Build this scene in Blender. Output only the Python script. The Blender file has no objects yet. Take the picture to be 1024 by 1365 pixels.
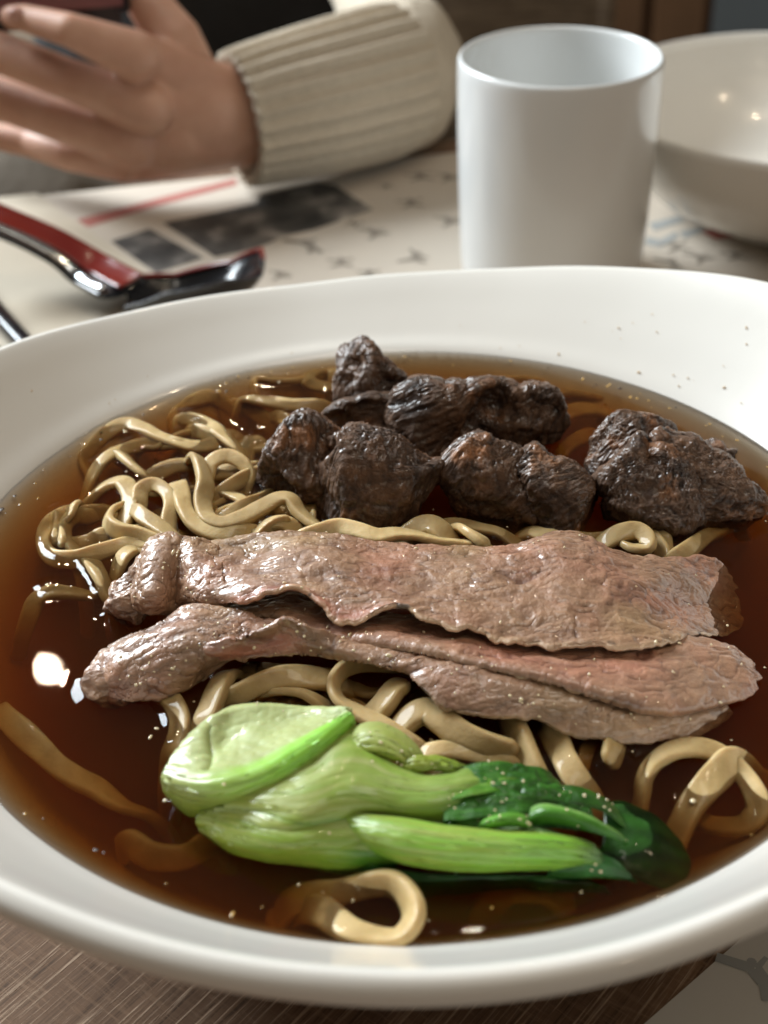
import bpy, bmesh, math, random
import numpy as np
from mathutils import Vector, Matrix

random.seed(7)
RNG = np.random.default_rng(11)
S = bpy.context.scene
COL = S.collection

# ------------------------------------------------------------------ camera
SZ = 0.055                      # broth level above the table top (table top is z = 0)
F = 1900.0                      # focal length in pixels of the 1024 x 1365 photograph
PITCH, ROLL = math.radians(34.70), math.radians(-1.55)
CAM = np.array([0.0, 0.0, SZ + 0.1877])
BC = np.array([0.0043, 0.2483])  # bowl centre
_f = np.array([0, math.cos(PITCH), -math.sin(PITCH)])
_r0 = np.array([1.0, 0, 0]); _u0 = np.cross(_r0, _f)
CR = math.cos(ROLL) * _r0 + math.sin(ROLL) * _u0
CU = -math.sin(ROLL) * _r0 + math.cos(ROLL) * _u0
cd = bpy.data.cameras.new("camera"); cam = bpy.data.objects.new("camera", cd); COL.objects.link(cam)
cam.matrix_world = Matrix(((CR[0], CU[0], -_f[0], CAM[0]), (CR[1], CU[1], -_f[1], CAM[1]), (CR[2], CU[2], -_f[2], CAM[2]), (0, 0, 0, 1)))
cd.sensor_fit = 'VERTICAL'; cd.sensor_height = 36.0; cd.lens = 36.0 * F / 1365.0
cd.clip_start = 0.01; cd.clip_end = 50
cd.dof.use_dof = True; cd.dof.focus_distance = 0.302; cd.dof.aperture_fstop = 14.5
S.camera = cam

# ------------------------------------------------------------------ world, lamps, exposure
w = bpy.data.worlds.new("World"); S.world = w; w.use_nodes = True
bg = w.node_tree.nodes['Background']; bg.inputs[0].default_value = (0.92, 0.86, 0.78, 1); bg.inputs[1].default_value = 0.085

def aim(o, p, t):
    o.location = p
    o.rotation_euler = (Vector(t) - Vector(p)).to_track_quat('-Z', 'Y').to_euler()

def area(name, p, t, sx, sy, power, col):
    l = bpy.data.lights.new(name, 'AREA'); l.shape = 'RECTANGLE'; l.size = sx; l.size_y = sy
    l.energy = power; l.color = col
    o = bpy.data.objects.new(name, l); COL.objects.link(o); aim(o, p, t); return o

area("window_light", (-0.90, 1.10, 0.85), (0, 0.30, 0.05), 0.75, 0.7, 37.0, (0.87, 0.95, 1.0))
area("ceiling_light", (0.45, -0.55, 1.5), (0, 0.3, 0.05), 0.8, 0.8, 1.7, (1.0, 0.82, 0.60))
area("ceiling_light", (0.25, 0.15, 1.9), (0, 0.3, 0.05), 0.5, 0.5, 3.2, (1.0, 0.92, 0.80))

def view_dir(px, py):
    d = (px - 512) / F * CR + (682.5 - py) / F * CU + _f
    return d / np.linalg.norm(d)

def W(px, py, z=0.0):
    """point of the plane z (absolute height) seen at photograph pixel px, py"""
    d = view_dir(px, py); t = (z - CAM[2]) / d[2]
    return CAM + d * t

def WY(px, py, y):
    d = view_dir(px, py); return CAM + d * (y / d[1])

def bulb(px, py, height, r, power):
    p = W(px, py, SZ); d = view_dir(px, py) * np.array([1, 1, -1])
    q = p + d * ((height - SZ) / d[2])
    l = bpy.data.lights.new("pendant_bulb", 'POINT'); l.energy = power; l.shadow_soft_size = r; l.color = (1.0, 0.80, 0.56)
    o = bpy.data.objects.new("pendant_bulb", l); COL.objects.link(o); o.location = q
    return q
bulb(66, 893, 1.25, 0.016, 2.6)
bulb(352, 507, 1.35, 0.012, 1.3)
bulb(628, 1198, 1.25, 0.010, 1.0)
BULBS_LATER = True
S.view_settings.view_transform = 'Standard'; S.view_settings.look = 'None'
S.view_settings.exposure = 0.42; S.view_settings.gamma = 1.0
S.render.engine = 'CYCLES'
cy = S.cycles
cy.use_denoising = True; cy.max_bounces = 10; cy.diffuse_bounces = 4; cy.glossy_bounces = 4; cy.transparent_max_bounces = 12
cy.volume_bounces = 1; cy.sample_clamp_indirect = 6.0; cy.caustics_reflective = False; cy.caustics_refractive = False

# ------------------------------------------------------------------ numpy helpers
def _h(i, j, k, s):
    n = (i.astype(np.int64) * 73856093) ^ (j.astype(np.int64) * 19349663) ^ (k.astype(np.int64) * 83492791) ^ (s * 2654435761)
    n = (n ^ (n >> 13)) * 1274126177 & 0x7fffffff
    n = (n ^ (n >> 16)) * 2246822519 & 0x7fffffff
    return (n & 0xffff) / 65535.0

def vn(P, s=0):
    """value noise -1..1"""
    P = np.asarray(P, float); I = np.floor(P); f = P - I; f = f * f * f * (f * (f * 6 - 15) + 10)
    i, j, k = I[..., 0], I[..., 1], I[..., 2]; r = 0
    for a in (0, 1):
        wx = f[..., 0] if a else 1 - f[..., 0]
        for b in (0, 1):
            wy = f[..., 1] if b else 1 - f[..., 1]
            for c in (0, 1):
                wz = f[..., 2] if c else 1 - f[..., 2]
                r = r + wx * wy * wz * _h(i + a, j + b, k + c, s)
    return r * 2 - 1

def fbm(P, o=4, s=0):
    r = 0; a = 1.0; t = 0
    for k in range(o):
        r = r + a * vn(P * 2 ** k, s + k); t += a; a *= 0.5
    return r / t

def ridged(P, o=3, s=0):
    r = 0; a = 1.0; t = 0
    for k in range(o):
        r = r + a * (1 - 2 * np.abs(vn(P * 2 ** k, s + k))); t += a; a *= 0.5
    return r / t

def catmull(P, n):
    """P (m,3) -> n points, chord-length spaced"""
    P = np.asarray(P, float)
    if len(P) == 2:
        t = np.linspace(0, 1, n)[:, None]; return P[0] * (1 - t) + P[1] * t
    Q = np.vstack([2 * P[0] - P[1], P, 2 * P[-1] - P[-2]])
    m = len(P) - 1; tt = np.linspace(0, m, m * 24 + 1); out = []
    k = np.minimum(tt.astype(int), m - 1); u = (tt - k)[:, None]
    p0, p1, p2, p3 = Q[k], Q[k + 1], Q[k + 2], Q[k + 3]
    C = 0.5 * ((2 * p1) + (-p0 + p2) * u + (2 * p0 - 5 * p1 + 4 * p2 - p3) * u ** 2 + (-p0 + 3 * p1 - 3 * p2 + p3) * u ** 3)
    L = np.concatenate([[0], np.cumsum(np.linalg.norm(np.diff(C[:, :3], axis=0), axis=1))])
    s = np.linspace(0, L[-1], n)
    return np.stack([np.interp(s, L, C[:, i]) for i in range(C.shape[1])], 1)

def catmull_idx(rows, n):
    """rows (m, nu, 3) -> (n, nu, 3) uniform in row index"""
    P = np.asarray(rows, float); m = len(P) - 1
    Q = np.concatenate([2 * P[:1] - P[1:2], P, 2 * P[-1:] - P[-2:-1]])
    tt = np.linspace(0, m, n); k = np.minimum(tt.astype(int), m - 1); u = (tt - k)[:, None, None]
    p0, p1, p2, p3 = Q[k], Q[k + 1], Q[k + 2], Q[k + 3]
    return 0.5 * ((2 * p1) + (-p0 + p2) * u + (2 * p0 - 5 * p1 + 4 * p2 - p3) * u ** 2 + (-p0 + 3 * p1 - 3 * p2 + p3) * u ** 3)

def grid_normals(G):
    du = np.gradient(G, axis=1); dv = np.gradient(G, axis=0)
    n = np.cross(du, dv); n /= np.linalg.norm(n, axis=2, keepdims=True) + 1e-12
    return n

def mesh_obj(name, V, Fc, mat, parent=None, smooth=True, col=None):
    me = bpy.data.meshes.new(name)
    me.from_pydata([tuple(v) for v in np.asarray(V).tolist()], [], Fc if isinstance(Fc, list) else Fc.tolist())
    if smooth: me.shade_smooth()
    if col is not None:
        a = me.color_attributes.new('Col', 'FLOAT_COLOR', 'POINT')
        c = np.ones((len(V), 4), np.float32); c[:, :3] = col
        a.data.foreach_set('color', c.ravel())
    if mat: me.materials.append(mat)
    me.update()
    o = bpy.data.objects.new(name, me); COL.objects.link(o)
    if parent: o.parent = parent
    return o

def tag(o, label=None, cat=None, group=None, kind=None):
    if label: o['label'] = label
    if cat: o['category'] = cat
    if group: o['group'] = group
    if kind: o['kind'] = kind
    return o

def empty(name, loc, label, cat, group=None):
    o = bpy.data.objects.new(name, None); COL.objects.link(o); o.location = loc; o.empty_display_size = 0.01
    S.view_layers[0].update()
    return tag(o, label, cat, group)

def keep(o, parent):
    """parent without moving (parents are unrotated empties)"""
    o.parent = parent; o.location = Vector(o.location) - Vector(parent.location); return o

def quads(nv, nu, wrap=False):
    i, j = np.meshgrid(np.arange(nv - 1), np.arange(nu if wrap else nu - 1), indexing='ij')
    j2 = (j + 1) % nu
    return np.stack([i * nu + j, i * nu + j2, (i + 1) * nu + j2, (i + 1) * nu + j], -1).reshape(-1, 4)

def slab(name, G, thick, mat, parent=None, col=None, up=True, thin_edge=0.35):
    """a closed sheet: grid G (nv,nu,3) is its top side, thick (scalar or (nv,nu)) its thickness"""
    nv, nu = G.shape[:2]; N = grid_normals(G)
    if (N[..., 2].mean() < 0) == up: N = -N; flip = True
    else: flip = False
    e = np.ones((nv, nu)); b = 4
    for k in range(b):
        fct = thin_edge + (1 - thin_edge) * k / b
        e[k] = np.minimum(e[k], fct); e[-1 - k] = np.minimum(e[-1 - k], fct); e[:, k] = np.minimum(e[:, k], fct); e[:, -1 - k] = np.minimum(e[:, -1 - k], fct)
    T = (np.asarray(thick) * e)[..., None]
    top = G + N * T * 0.5; bot = G - N * T * 0.5
    V = np.concatenate([top.reshape(-1, 3), bot.reshape(-1, 3)])
    q = quads(nv, nu); o = nv * nu
    A = q[:, ::-1] if flip else q; B = (q if flip else q[:, ::-1]) + o
    ring = list(range(nu)) + [i * nu + nu - 1 for i in range(1, nv)] + [(nv - 1) * nu + j for j in range(nu - 2, -1, -1)] + [i * nu for i in range(nv - 2, 0, -1)]
    R = []
    for a, c in zip(ring, ring[1:] + ring[:1]):
        R.append([a, c, c + o, a + o] if flip else [c, a, a + o, c + o])
    Fc = A.tolist() + B.tolist() + R
    if col is not None: col = np.concatenate([col.reshape(-1, 3)] * 2)
    return mesh_obj(name, V, Fc, mat, parent, True, col)

SHEETS = []
FOOD = []       # world-space vertices of everything that stands in the broth (for the meniscus)

# ------------------------------------------------------------------ materials
def new_mat(name):
    m = bpy.data.materials.new(name); m.use_nodes = True
    nt = m.node_tree; b = nt.nodes['Principled BSDF']
    return m, nt, b

def N_(nt, t, **kw):
    n = nt.nodes.new(t)
    for k, v in kw.items():
        if k.startswith('i_'): n.inputs[k[2:].replace('_', ' ')].default_value = v
        else: setattr(n, k, v)
    return n

def ramp(nt, fac, stops):
    r = nt.nodes.new('ShaderNodeValToRGB'); e = r.color_ramp.elements
    while len(e) < len(stops): e.new(0.5)
    for k, (p, c) in enumerate(stops):
        e[k].position = p; e[k].color = (*c, 1) if len(c) == 3 else c
    nt.links.new(fac, r.inputs[0]); return r.outputs[0]

def coords(nt, scale=(1, 1, 1), rot=(0, 0, 0)):
    t = N_(nt, 'ShaderNodeTexCoord'); m = N_(nt, 'ShaderNodeMapping')
    m.inputs['Scale'].default_value = scale; m.inputs['Rotation'].default_value = rot
    nt.links.new(t.outputs['Object'], m.inputs[0]); return m.outputs[0]

def noise(nt, vec, scale, detail=4, rough=0.6, dist=0.0):
    n = N_(nt, 'ShaderNodeTexNoise'); n.inputs['Scale'].default_value = scale; n.inputs['Detail'].default_value = detail
    n.inputs['Roughness'].default_value = rough; n.inputs['Distortion'].default_value = dist
    nt.links.new(vec, n.inputs['Vector']); return n.outputs['Fac']

def mixc(nt, fac, a, b, mode='MIX'):
    m = N_(nt, 'ShaderNodeMix', data_type='RGBA', blend_type=mode)
    for v, i in ((fac, 0), (a, 6), (b, 7)):
        if hasattr(v, 'node'): nt.links.new(v, m.inputs[i])
        else: m.inputs[i].default_value = v if i == 0 else (*v, 1)
    return m.outputs[2]

def bump(nt, b, h, strength, dist, chain=None):
    n = N_(nt, 'ShaderNodeBump'); n.inputs['Strength'].default_value = strength; n.inputs['Distance'].default_value = dist
    nt.links.new(h, n.inputs['Height'])
    if chain: nt.links.new(chain, n.inputs['Normal'])
    nt.links.new(n.outputs[0], b.inputs['Normal']); return n.outputs[0]

def plain(name, c, rough=0.5, coat=0.0, metal=0.0, var=0.12, scale=30.0, bumpd=0.0):
    m, nt, b = new_mat(name); v = coords(nt)
    f = noise(nt, v, scale)
    nt.links.new(mixc(nt, f, tuple(x * (1 - var) for x in c), tuple(min(1, x * (1 + var)) for x in c)), b.inputs['Base Color'])
    b.inputs['Roughness'].default_value = rough; b.inputs['Coat Weight'].default_value = coat; b.inputs['Metallic'].default_value = metal
    b.inputs['Coat Roughness'].default_value = 0.05
    if bumpd: bump(nt, b, f, 0.6, bumpd)
    return m

def porcelain(name, c):
    m, nt, b = new_mat(name); v = coords(nt)
    f = noise(nt, v, 14, 3)
    nt.links.new(mixc(nt, f, tuple(x * .97 for x in c), c), b.inputs['Base Color'])
    b.inputs['Roughness'].default_value = 0.22; b.inputs['Coat Weight'].default_value = 0.35; b.inputs['Coat Roughness'].default_value = 0.04
    bump(nt, b, noise(nt, v, 60, 2), 0.04, 0.002)
    return m
M_BOWL = porcelain('white_glazed_porcelain', (0.76, 0.73, 0.675))
M_CUP = porcelain('white_cup_porcelain', (0.74, 0.75, 0.74))

def noodle_mat():
    m, nt, b = new_mat('wheat_noodle'); v = coords(nt)
    f = noise(nt, v, 160, 4)
    c = mixc(nt, f, (0.40, 0.285, 0.125), (0.63, 0.485, 0.26))
    oi = N_(nt, 'ShaderNodeObjectInfo'); c = mixc(nt, 1.0, c, ramp(nt, oi.outputs['Random'], [(0.0, (.74, .70, .62)), (1.0, (1.12, 1.10, 1.06))]), 'MULTIPLY')
    st = noise(nt, v, 70, 3, 0.6, 0.8); c = mixc(nt, 1.0, c, ramp(nt, st, [(0.3, (.78, .72, .62)), (0.62, (1.08, 1.08, 1.08))]), 'MULTIPLY')
    nt.links.new(c, b.inputs['Base Color'])
    b.inputs['Roughness'].default_value = 0.6; b.inputs['Specular IOR Level'].default_value = 0.25; b.inputs['Coat Weight'].default_value = 0.26; b.inputs['Coat Roughness'].default_value = 0.06
    b.inputs['Subsurface Weight'].default_value = 0.5; b.inputs['Subsurface Radius'].default_value = (1.0, 0.6, 0.3); b.inputs['Subsurface Scale'].default_value = 0.0022
    bump(nt, b, noise(nt, v, 380, 4, 0.7), 0.4, 0.0006)
    return m
M_NOODLE = noodle_mat()

def vcol_mat(name, rough, coat, bscale, bdist, bstr=0.5, var=0.25, sub=0.0, coat_rough=0.08, mscale=(1, 1, 1), vor=0):
    m, nt, b = new_mat(name); v = coords(nt, mscale)
    a = N_(nt, 'ShaderNodeAttribute', attribute_name='Col')
    f = noise(nt, v, bscale * 0.4, 5, 0.65)
    k = ramp(nt, f, [(0.3, (1 - var,) * 3), (0.7, (1 + var,) * 3)])
    nt.links.new(mixc(nt, 1.0, a.outputs['Color'], k, 'MULTIPLY'), b.inputs['Base Color'])
    if 'leaf' in name: b.inputs['Specular IOR Level'].default_value = 0.2
    if 'braised' in name: b.inputs['Specular IOR Level'].default_value = 0.3
    b.inputs['Roughness'].default_value = rough; b.inputs['Coat Weight'].default_value = coat; b.inputs['Coat Roughness'].default_value = coat_rough
    if sub:
        b.inputs['Subsurface Weight'].default_value = sub; b.inputs['Subsurface Radius'].default_value = (1.0, 0.55, 0.35); b.inputs['Subsurface Scale'].default_value = 0.002
    ch = bump(nt, b, noise(nt, v, bscale, 5, 0.65), bstr, bdist)
    if vor:
        t = N_(nt, 'ShaderNodeTexVoronoi', feature='DISTANCE_TO_EDGE'); t.inputs['Scale'].default_value = vor
        nt.links.new(v, t.inputs['Vector'])
        bump(nt, b, ramp(nt, t.outputs['Distance'], [(0.0, (0, 0, 0)), (0.12, (1, 1, 1))]), 0.25, bdist, ch)
    return m
M_SLICE = vcol_mat('boiled_beef_slice', 0.42, 0.85, 620, 0.0008, 0.6, 0.18, 0.12, 0.07)
M_CHUNK = vcol_mat('braised_beef', 0.62, 0.5, 1000, 0.0009, 0.75, 0.4, 0.0, 0.05)
M_CHOY = vcol_mat('bok_choy_stalk', 0.5, 0.4, 240, 0.0004, 0.35, 0.10, 0.3, 0.06)
M_LEAF = vcol_mat('bok_choy_leaf', 0.5, 0.28, 420, 0.0009, 0.6, 0.3, 0.0, 0.06)

def broth_mat():
    m = bpy.data.materials.new('soy_broth'); m.use_nodes = True; nt = m.node_tree
    for n in list(nt.nodes): nt.nodes.remove(n)
    out = N_(nt, 'ShaderNodeOutputMaterial'); t = N_(nt, 'ShaderNodeBsdfTransparent'); g = N_(nt, 'ShaderNodeBsdfGlossy')
    g.inputs['Roughness'].default_value = 0.015
    fr = N_(nt, 'ShaderNodeFresnel'); fr.inputs['IOR'].default_value = 1.36
    mx = N_(nt, 'ShaderNodeMixShader')
    nt.links.new(fr.outputs[0], mx.inputs[0]); nt.links.new(t.outputs[0], mx.inputs[1]); nt.links.new(g.outputs[0], mx.inputs[2])
    nt.links.new(mx.outputs[0], out.inputs['Surface'])
    ab = N_(nt, 'ShaderNodeVolumeAbsorption'); ab.inputs['Color'].default_value = (0.84, 0.525, 0.0, 1); ab.inputs['Density'].default_value = 165.0
    sc = N_(nt, 'ShaderNodeVolumeScatter'); sc.inputs['Color'].default_value = (0.92, 0.50, 0.20, 1); sc.inputs['Density'].default_value = 20.0
    ad = N_(nt, 'ShaderNodeAddShader'); nt.links.new(ab.outputs[0], ad.inputs[0]); nt.links.new(sc.outputs[0], ad.inputs[1])
    nt.links.new(ad.outputs[0], out.inputs['Volume'])
    return m
M_BROTH = broth_mat()

def table_mat():
    m, nt, b = new_mat('brushed_brown_wood')
    ang = math.radians(-33)
    t = N_(nt, 'ShaderNodeTexCoord'); rot = N_(nt, 'ShaderNodeVectorRotate', rotation_type='Z_AXIS'); rot.inputs['Angle'].default_value = ang
    nt.links.new(t.outputs['Object'], rot.inputs['Vector'])
    def mp(s):
        q = N_(nt, 'ShaderNodeMapping'); q.inputs['Scale'].default_value = s; nt.links.new(rot.outputs[0], q.inputs[0]); return q.outputs[0]
    lines = noise(nt, mp((34, 1150, 1)), 1.0, 4, 0.65, 0.3)
    cross = noise(nt, mp((700, 60, 1)), 1.0, 4, 0.72, 0.5)
    big = noise(nt, mp((12, 26, 1)), 1.0, 4, 0.6, 0.6)
    base = ramp(nt, big, [(0.25, (0.08, 0.042, 0.024)), (0.55, (0.20, 0.118, 0.070)), (0.8, (0.33, 0.21, 0.135))])
    l = ramp(nt, lines, [(0.53, (0, 0, 0)), (0.64, (.8, .8, .8))])
    c = ramp(nt, cross, [(0.50, (0, 0, 0)), (0.62, (0.6, 0.6, 0.6))])
    d = ramp(nt, lines, [(0.34, (0.45, 0.45, 0.45)), (0.46, (1, 1, 1))])
    x = mixc(nt, 1.0, base, d, 'MULTIPLY')
    x = mixc(nt, c, x, (0.25, 0.155, 0.095))
    x = mixc(nt, l, x, (0.48, 0.345, 0.24))
    nt.links.new(x, b.inputs['Base Color']); b.inputs['Roughness'].default_value = 0.7; b.inputs['Specular IOR Level'].default_value = 0.2
    h = mixc(nt, 0.4, l, c, 'ADD')
    bump(nt, b, h, 0.5, 0.0006)
    return m
M_TABLE = table_mat()
M_PAPER = plain('printed_paper', (0.50, 0.435, 0.36), 0.75, var=0.05, scale=25, bumpd=0.0005)
M_PAPER2 = plain('grey_printed_paper', (0.54, 0.52, 0.48), 0.75, var=0.05, scale=25, bumpd=0.0003)
M_NAPKIN = plain('cream_napkin', (0.50, 0.435, 0.34), 0.85, var=0.12, scale=40, bumpd=0.001)
M_INK = plain('grey_ink', (0.24, 0.205, 0.165), 0.8, var=0.1)
M_INK2 = plain('slate_ink', (0.30, 0.305, 0.295), 0.8, var=0.1)
M_RED = plain('red_ink', (0.36, 0.12, 0.095), 0.8, var=0.1)
def photo_mat():
    m, nt, b = new_mat('printed_photograph'); v = coords(nt)
    f = noise(nt, v, 55, 3, 0.55, 0.4)
    nt.links.new(ramp(nt, f, [(0.3, (0.02, 0.02, 0.02)), (0.52, (0.07, 0.065, 0.06)), (0.68, (0.22, 0.20, 0.18)), (0.8, (0.45, 0.41, 0.36))]), b.inputs['Base Color'])
    b.inputs['Roughness'].default_value = 0.6
    return m
M_PHOTO = photo_mat()
M_BLACK = plain('black_lacquer', (0.008, 0.008, 0.010), 0.18, 0.6)
M_REDLAC = plain('red_lacquer', (0.16, 0.012, 0.008), 0.25, 0.5)
M_EDGE_GLINT = plain('painted_edge_glint', (0.75, 0.78, 0.80), 0.15, 0, 1.0)  # pale metal that paints a window glint on the spoon handle
M_SKIN = None
def skin_mat():
    m, nt, b = new_mat('skin'); v = coords(nt)
    f = noise(nt, v, 40, 4)
    nt.links.new(ramp(nt, f, [(0.3, (0.50, 0.265, 0.18)), (0.7, (0.62, 0.37, 0.265))]), b.inputs['Base Color'])
    b.inputs['Roughness'].default_value = 0.5; b.inputs['Subsurface Weight'].default_value = 0.15; b.inputs['Subsurface Scale'].default_value = 0.004
    bump(nt, b, noise(nt, v, 260, 4), 0.3, 0.0006)
    return m
M_SKIN = skin_mat()
M_NAIL = plain('finger_nail', (0.50, 0.27, 0.22), 0.3, 0.3)
M_KNIT = plain('cream_knit', (0.50, 0.43, 0.335), 0.95, var=0.14, scale=260, bumpd=0.002)
M_DARKCLOTH = plain('black_cloth', (0.018, 0.017, 0.017), 0.9, var=0.4, scale=60)
M_GREYCLOTH = plain('grey_brown_cloth', (0.11, 0.09, 0.068), 0.95, var=0.25, scale=60, bumpd=0.002)
def weave_mat():
    m, nt, b = new_mat('brown_upholstery')
    v = coords(nt, (1, 1, 1), (0, 0.5, 0)); f = noise(nt, coords(nt, (30, 30, 260), (0, 0.6, 0)), 1.0, 3)
    nt.links.new(ramp(nt, f, [(0.35, (0.13, 0.095, 0.065)), (0.65, (0.26, 0.20, 0.14))]), b.inputs['Base Color']); b.inputs['Roughness'].default_value = 0.95
    bump(nt, b, f, 0.5, 0.003); return m
M_WEAVE = weave_mat()
M_DARKWOOD = plain('dark_brown_wood', (0.085, 0.040, 0.018), 0.45, 0.1, var=0.5, scale=9)
M_WALL = plain('blue_grey_wall', (0.20, 0.225, 0.235), 0.8, var=0.05, scale=4)
M_FLOOR = plain('dark_floor', (0.045, 0.038, 0.032), 0.7, var=0.3, scale=6)
M_PHONE = plain('dark_rose_phone', (0.22, 0.085, 0.085), 0.25, 0.5)
M_PHONE_E = plain('phone_bumper', (0.012, 0.010, 0.012), 0.3, 0.3)

# ------------------------------------------------------------------ table, floor, wall
def box(name, c, s, mat, parent=None, rotz=0.0, bev=0.004):
    bm = bmesh.new(); bmesh.ops.create_cube(bm, size=1.0)
    bmesh.ops.scale(bm, vec=s, verts=bm.verts)
    if bev: bmesh.ops.bevel(bm, geom=bm.edges[:], offset=bev, segments=2, affect='EDGES')
    me = bpy.data.meshes.new(name); bm.to_mesh(me); bm.free(); me.materials.append(mat)
    o = bpy.data.objects.new(name, me); COL.objects.link(o); o.location = c; o.rotation_euler = (0, 0, rotz)
    if parent: keep(o, parent)
    return o

# far edge of the table runs through the photograph points (0,268) and (150,247)
ea, eb = W(0, 268, 0), W(150, 247, 0)
ed = (eb - ea) / np.linalg.norm(eb - ea); ang_t = math.atan2(ed[1], ed[0])
nrm = np.array([-ed[1], ed[0], 0])
tab_c = ea + ed * 0.25 - nrm * 0.45
table = empty('dining_table', (tab_c[0], tab_c[1], -0.73), 'brown wooden table with a fine brushed grain under the bowls and paper mats', 'table')
box('tabletop', (tab_c[0], tab_c[1], -0.016), (1.5, 0.9, 0.032), M_TABLE, table, ang_t, 0.003)
for sx in (-0.68, 0.68):
    for sy in (-0.38, 0.38):
        p = tab_c + ed * sx + nrm * sy
        box('leg', (p[0], p[1], -0.38), (0.06, 0.06, 0.694), M_DARKWOOD, table, ang_t)
fl = mesh_obj('floor', [(-6, -4, -0.73), (6, -4, -0.73), (6, 6, -0.73), (-6, 6, -0.73)], [[0, 1, 2, 3]], M_FLOOR, None, False); tag(fl, kind='structure')
wl = box('wall', (0, 3.0, 0.4), (8, 0.1, 2.26), M_WALL, None, 0, 0); tag(wl, kind='structure')

# ------------------------------------------------------------------ the noodle bowl
RTH = np.array([-180, -150, -119, -105, -90, -79, -67, -40, -10, 20, 40, 46, 58, 67, 75, 84, 102, 111, 126, 140, 160, 180])
RZV = np.array([22.5, 27, 28, 26.5, 25.8, 26.2, 29, 31, 32, 30.5, 27, 25, 20, 17, 14, 12, 10, 11, 13, 17, 20.5, 22.5]) / 1000.0
_tt = np.linspace(-180, 180, 721); _zz = np.interp(_tt, RTH, RZV)
_ker = np.hanning(31); _ker /= _ker.sum()
_zz = np.convolve(np.concatenate([_zz[-41:-1], _zz, _zz[1:41]]), _ker, 'same')[40:-40]
def rim_z(th): return np.interp(np.degrees(th), _tt, _zz)

RIM_R = 0.125
def inner_profile():
    """(r, k, z): k = share of the rim height that this ring follows"""
    p = [(0.0, 0, -0.044), (0.03, 0, -0.0435), (0.055, 0, -0.040), (0.074, 0, -0.0285), (0.086, 0, -0.0155), (0.0945, 0, -0.0058), (0.1, 0, 0.0), (0.106, .22, 0.0), (0.114, .55, 0.0), (0.1205, .84, 0.0), (0.1238, .975, 0), (0.1250, 1.0, 0.0)]
    lip = [(0.1262, 1.0, -0.0003), (0.1273, 1.0, -0.0013), (0.1277, 1.0, -0.0030), (0.1273, 1.0, -0.0045), (0.1255, 0.97, -0.0062)]
    out = [(0.121, .75, -0.006), (0.112, .36, -0.006), (0.103, 0.05, -0.0075), (0.092, 0, -0.020), (0.075, 0, -0.038), (0.055, 0, -0.047), (0.052, 0, -0.049), (0.0515, 0, -0.0546), (0.048, 0, -0.055), (0.046, 0, -0.050), (0.0, 0, -0.049)]
    return p + lip + out
def bowl_mesh(name, prof, center, zf, base, mat, parent, nth=288, sub=6):
    P = np.array(prof)
    rings = []
    for a in range(len(P) - 1):
        for t in np.linspace(0, 1, sub, endpoint=False): rings.append(t + a)
    rings.append(len(P) - 1)
    idx = np.array(rings); th = np.linspace(-math.pi, math.pi, nth, endpoint=False)
    k = np.minimum(idx.astype(int), len(P) - 2); u = (idx - k)[:, None]
    Q = np.vstack([P[0], P, P[-1]])
    p0, p1, p2, p3 = Q[k], Q[k + 1], Q[k + 2], Q[k + 3]
    C = 0.5 * ((2 * p1) + (-p0 + p2) * u + (2 * p0 - 5 * p1 + 4 * p2 - p3) * u ** 2 + (-p0 + 3 * p1 - 3 * p2 + p3) * u ** 3)
    r = np.maximum(C[:, :1], 0.0002); z = C[:, 1:2] * zf(th)[None, :] + C[:, 2:3] + base
    V = np.stack([center[0] + r * np.cos(th), center[1] + r * np.sin(th), z], -1)
    nv = len(idx); q = quads(nv, nth, True).tolist()
    caps = [list(range(nth))[::-1], [(nv - 1) * nth + j for j in range(nth)]]
    return mesh_obj(name, V.reshape(-1, 3), q + caps, mat, parent)
bowl = bowl_mesh('noodle_bowl', inner_profile(), BC, rim_z, SZ, M_BOWL, None)
bowl.location.z = 0.0003
tag(bowl, 'large white porcelain bowl with an uneven flared rim, full of noodle soup', 'bowl')

# tan specks of dried broth on the bowl wall (far side)
def inner_z(th, r):
    P = np.array(inner_profile()[6:12]); return np.interp(r, P[:, 0], P[:, 1]) * rim_z(th)
def dome_verts(n=8, m=3):
    V = []; 
    for i in range(m):
        a = i / m * math.pi / 2
        for j in range(n):
            t = 2 * math.pi * j / n; V.append((math.cos(a) * math.cos(t), math.cos(a) * math.sin(t), math.sin(a)))
    V.append((0, 0, 1)); Fc = []
    for i in range(m - 1):
        for j in range(n): Fc.append([i * n + j, i * n + (j + 1) % n, (i + 1) * n + (j + 1) % n, (i + 1) * n + j])
    for j in range(n): Fc.append([(m - 1) * n + j, (m - 1) * n + (j + 1) % n, m * n])
    return np.array(V), Fc
DV, DF = dome_verts()
def scatter_domes(name, spots, mat, parent=None):
    """spots: (point, normal, radius, flatness)"""
    VV, FF = [], []
    for p, n, r, fl in spots:
        n = np.asarray(n, float); n /= np.linalg.norm(n); a = np.cross(n, (0.3, 0.9, 0.1)); a /= np.linalg.norm(a); b = np.cross(n, a)
        s = 1 + 0.35 * random.uniform(-1, 1)
        off = len(VV) * len(DV)
        VV.append(np.asarray(p) + DV[:, :1] * a * r * s + DV[:, 1:2] * b * r / s + DV[:, 2:3] * n * r * fl)
        FF += [[i + off for i in f] for f in DF]
    return mesh_obj(name, np.concatenate(VV), FF, mat, parent)
M_SPECK = plain('dried_broth_speck', (0.52, 0.36, 0.19), 0.4, 0.3, var=0.4, scale=400)
sp = []
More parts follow.
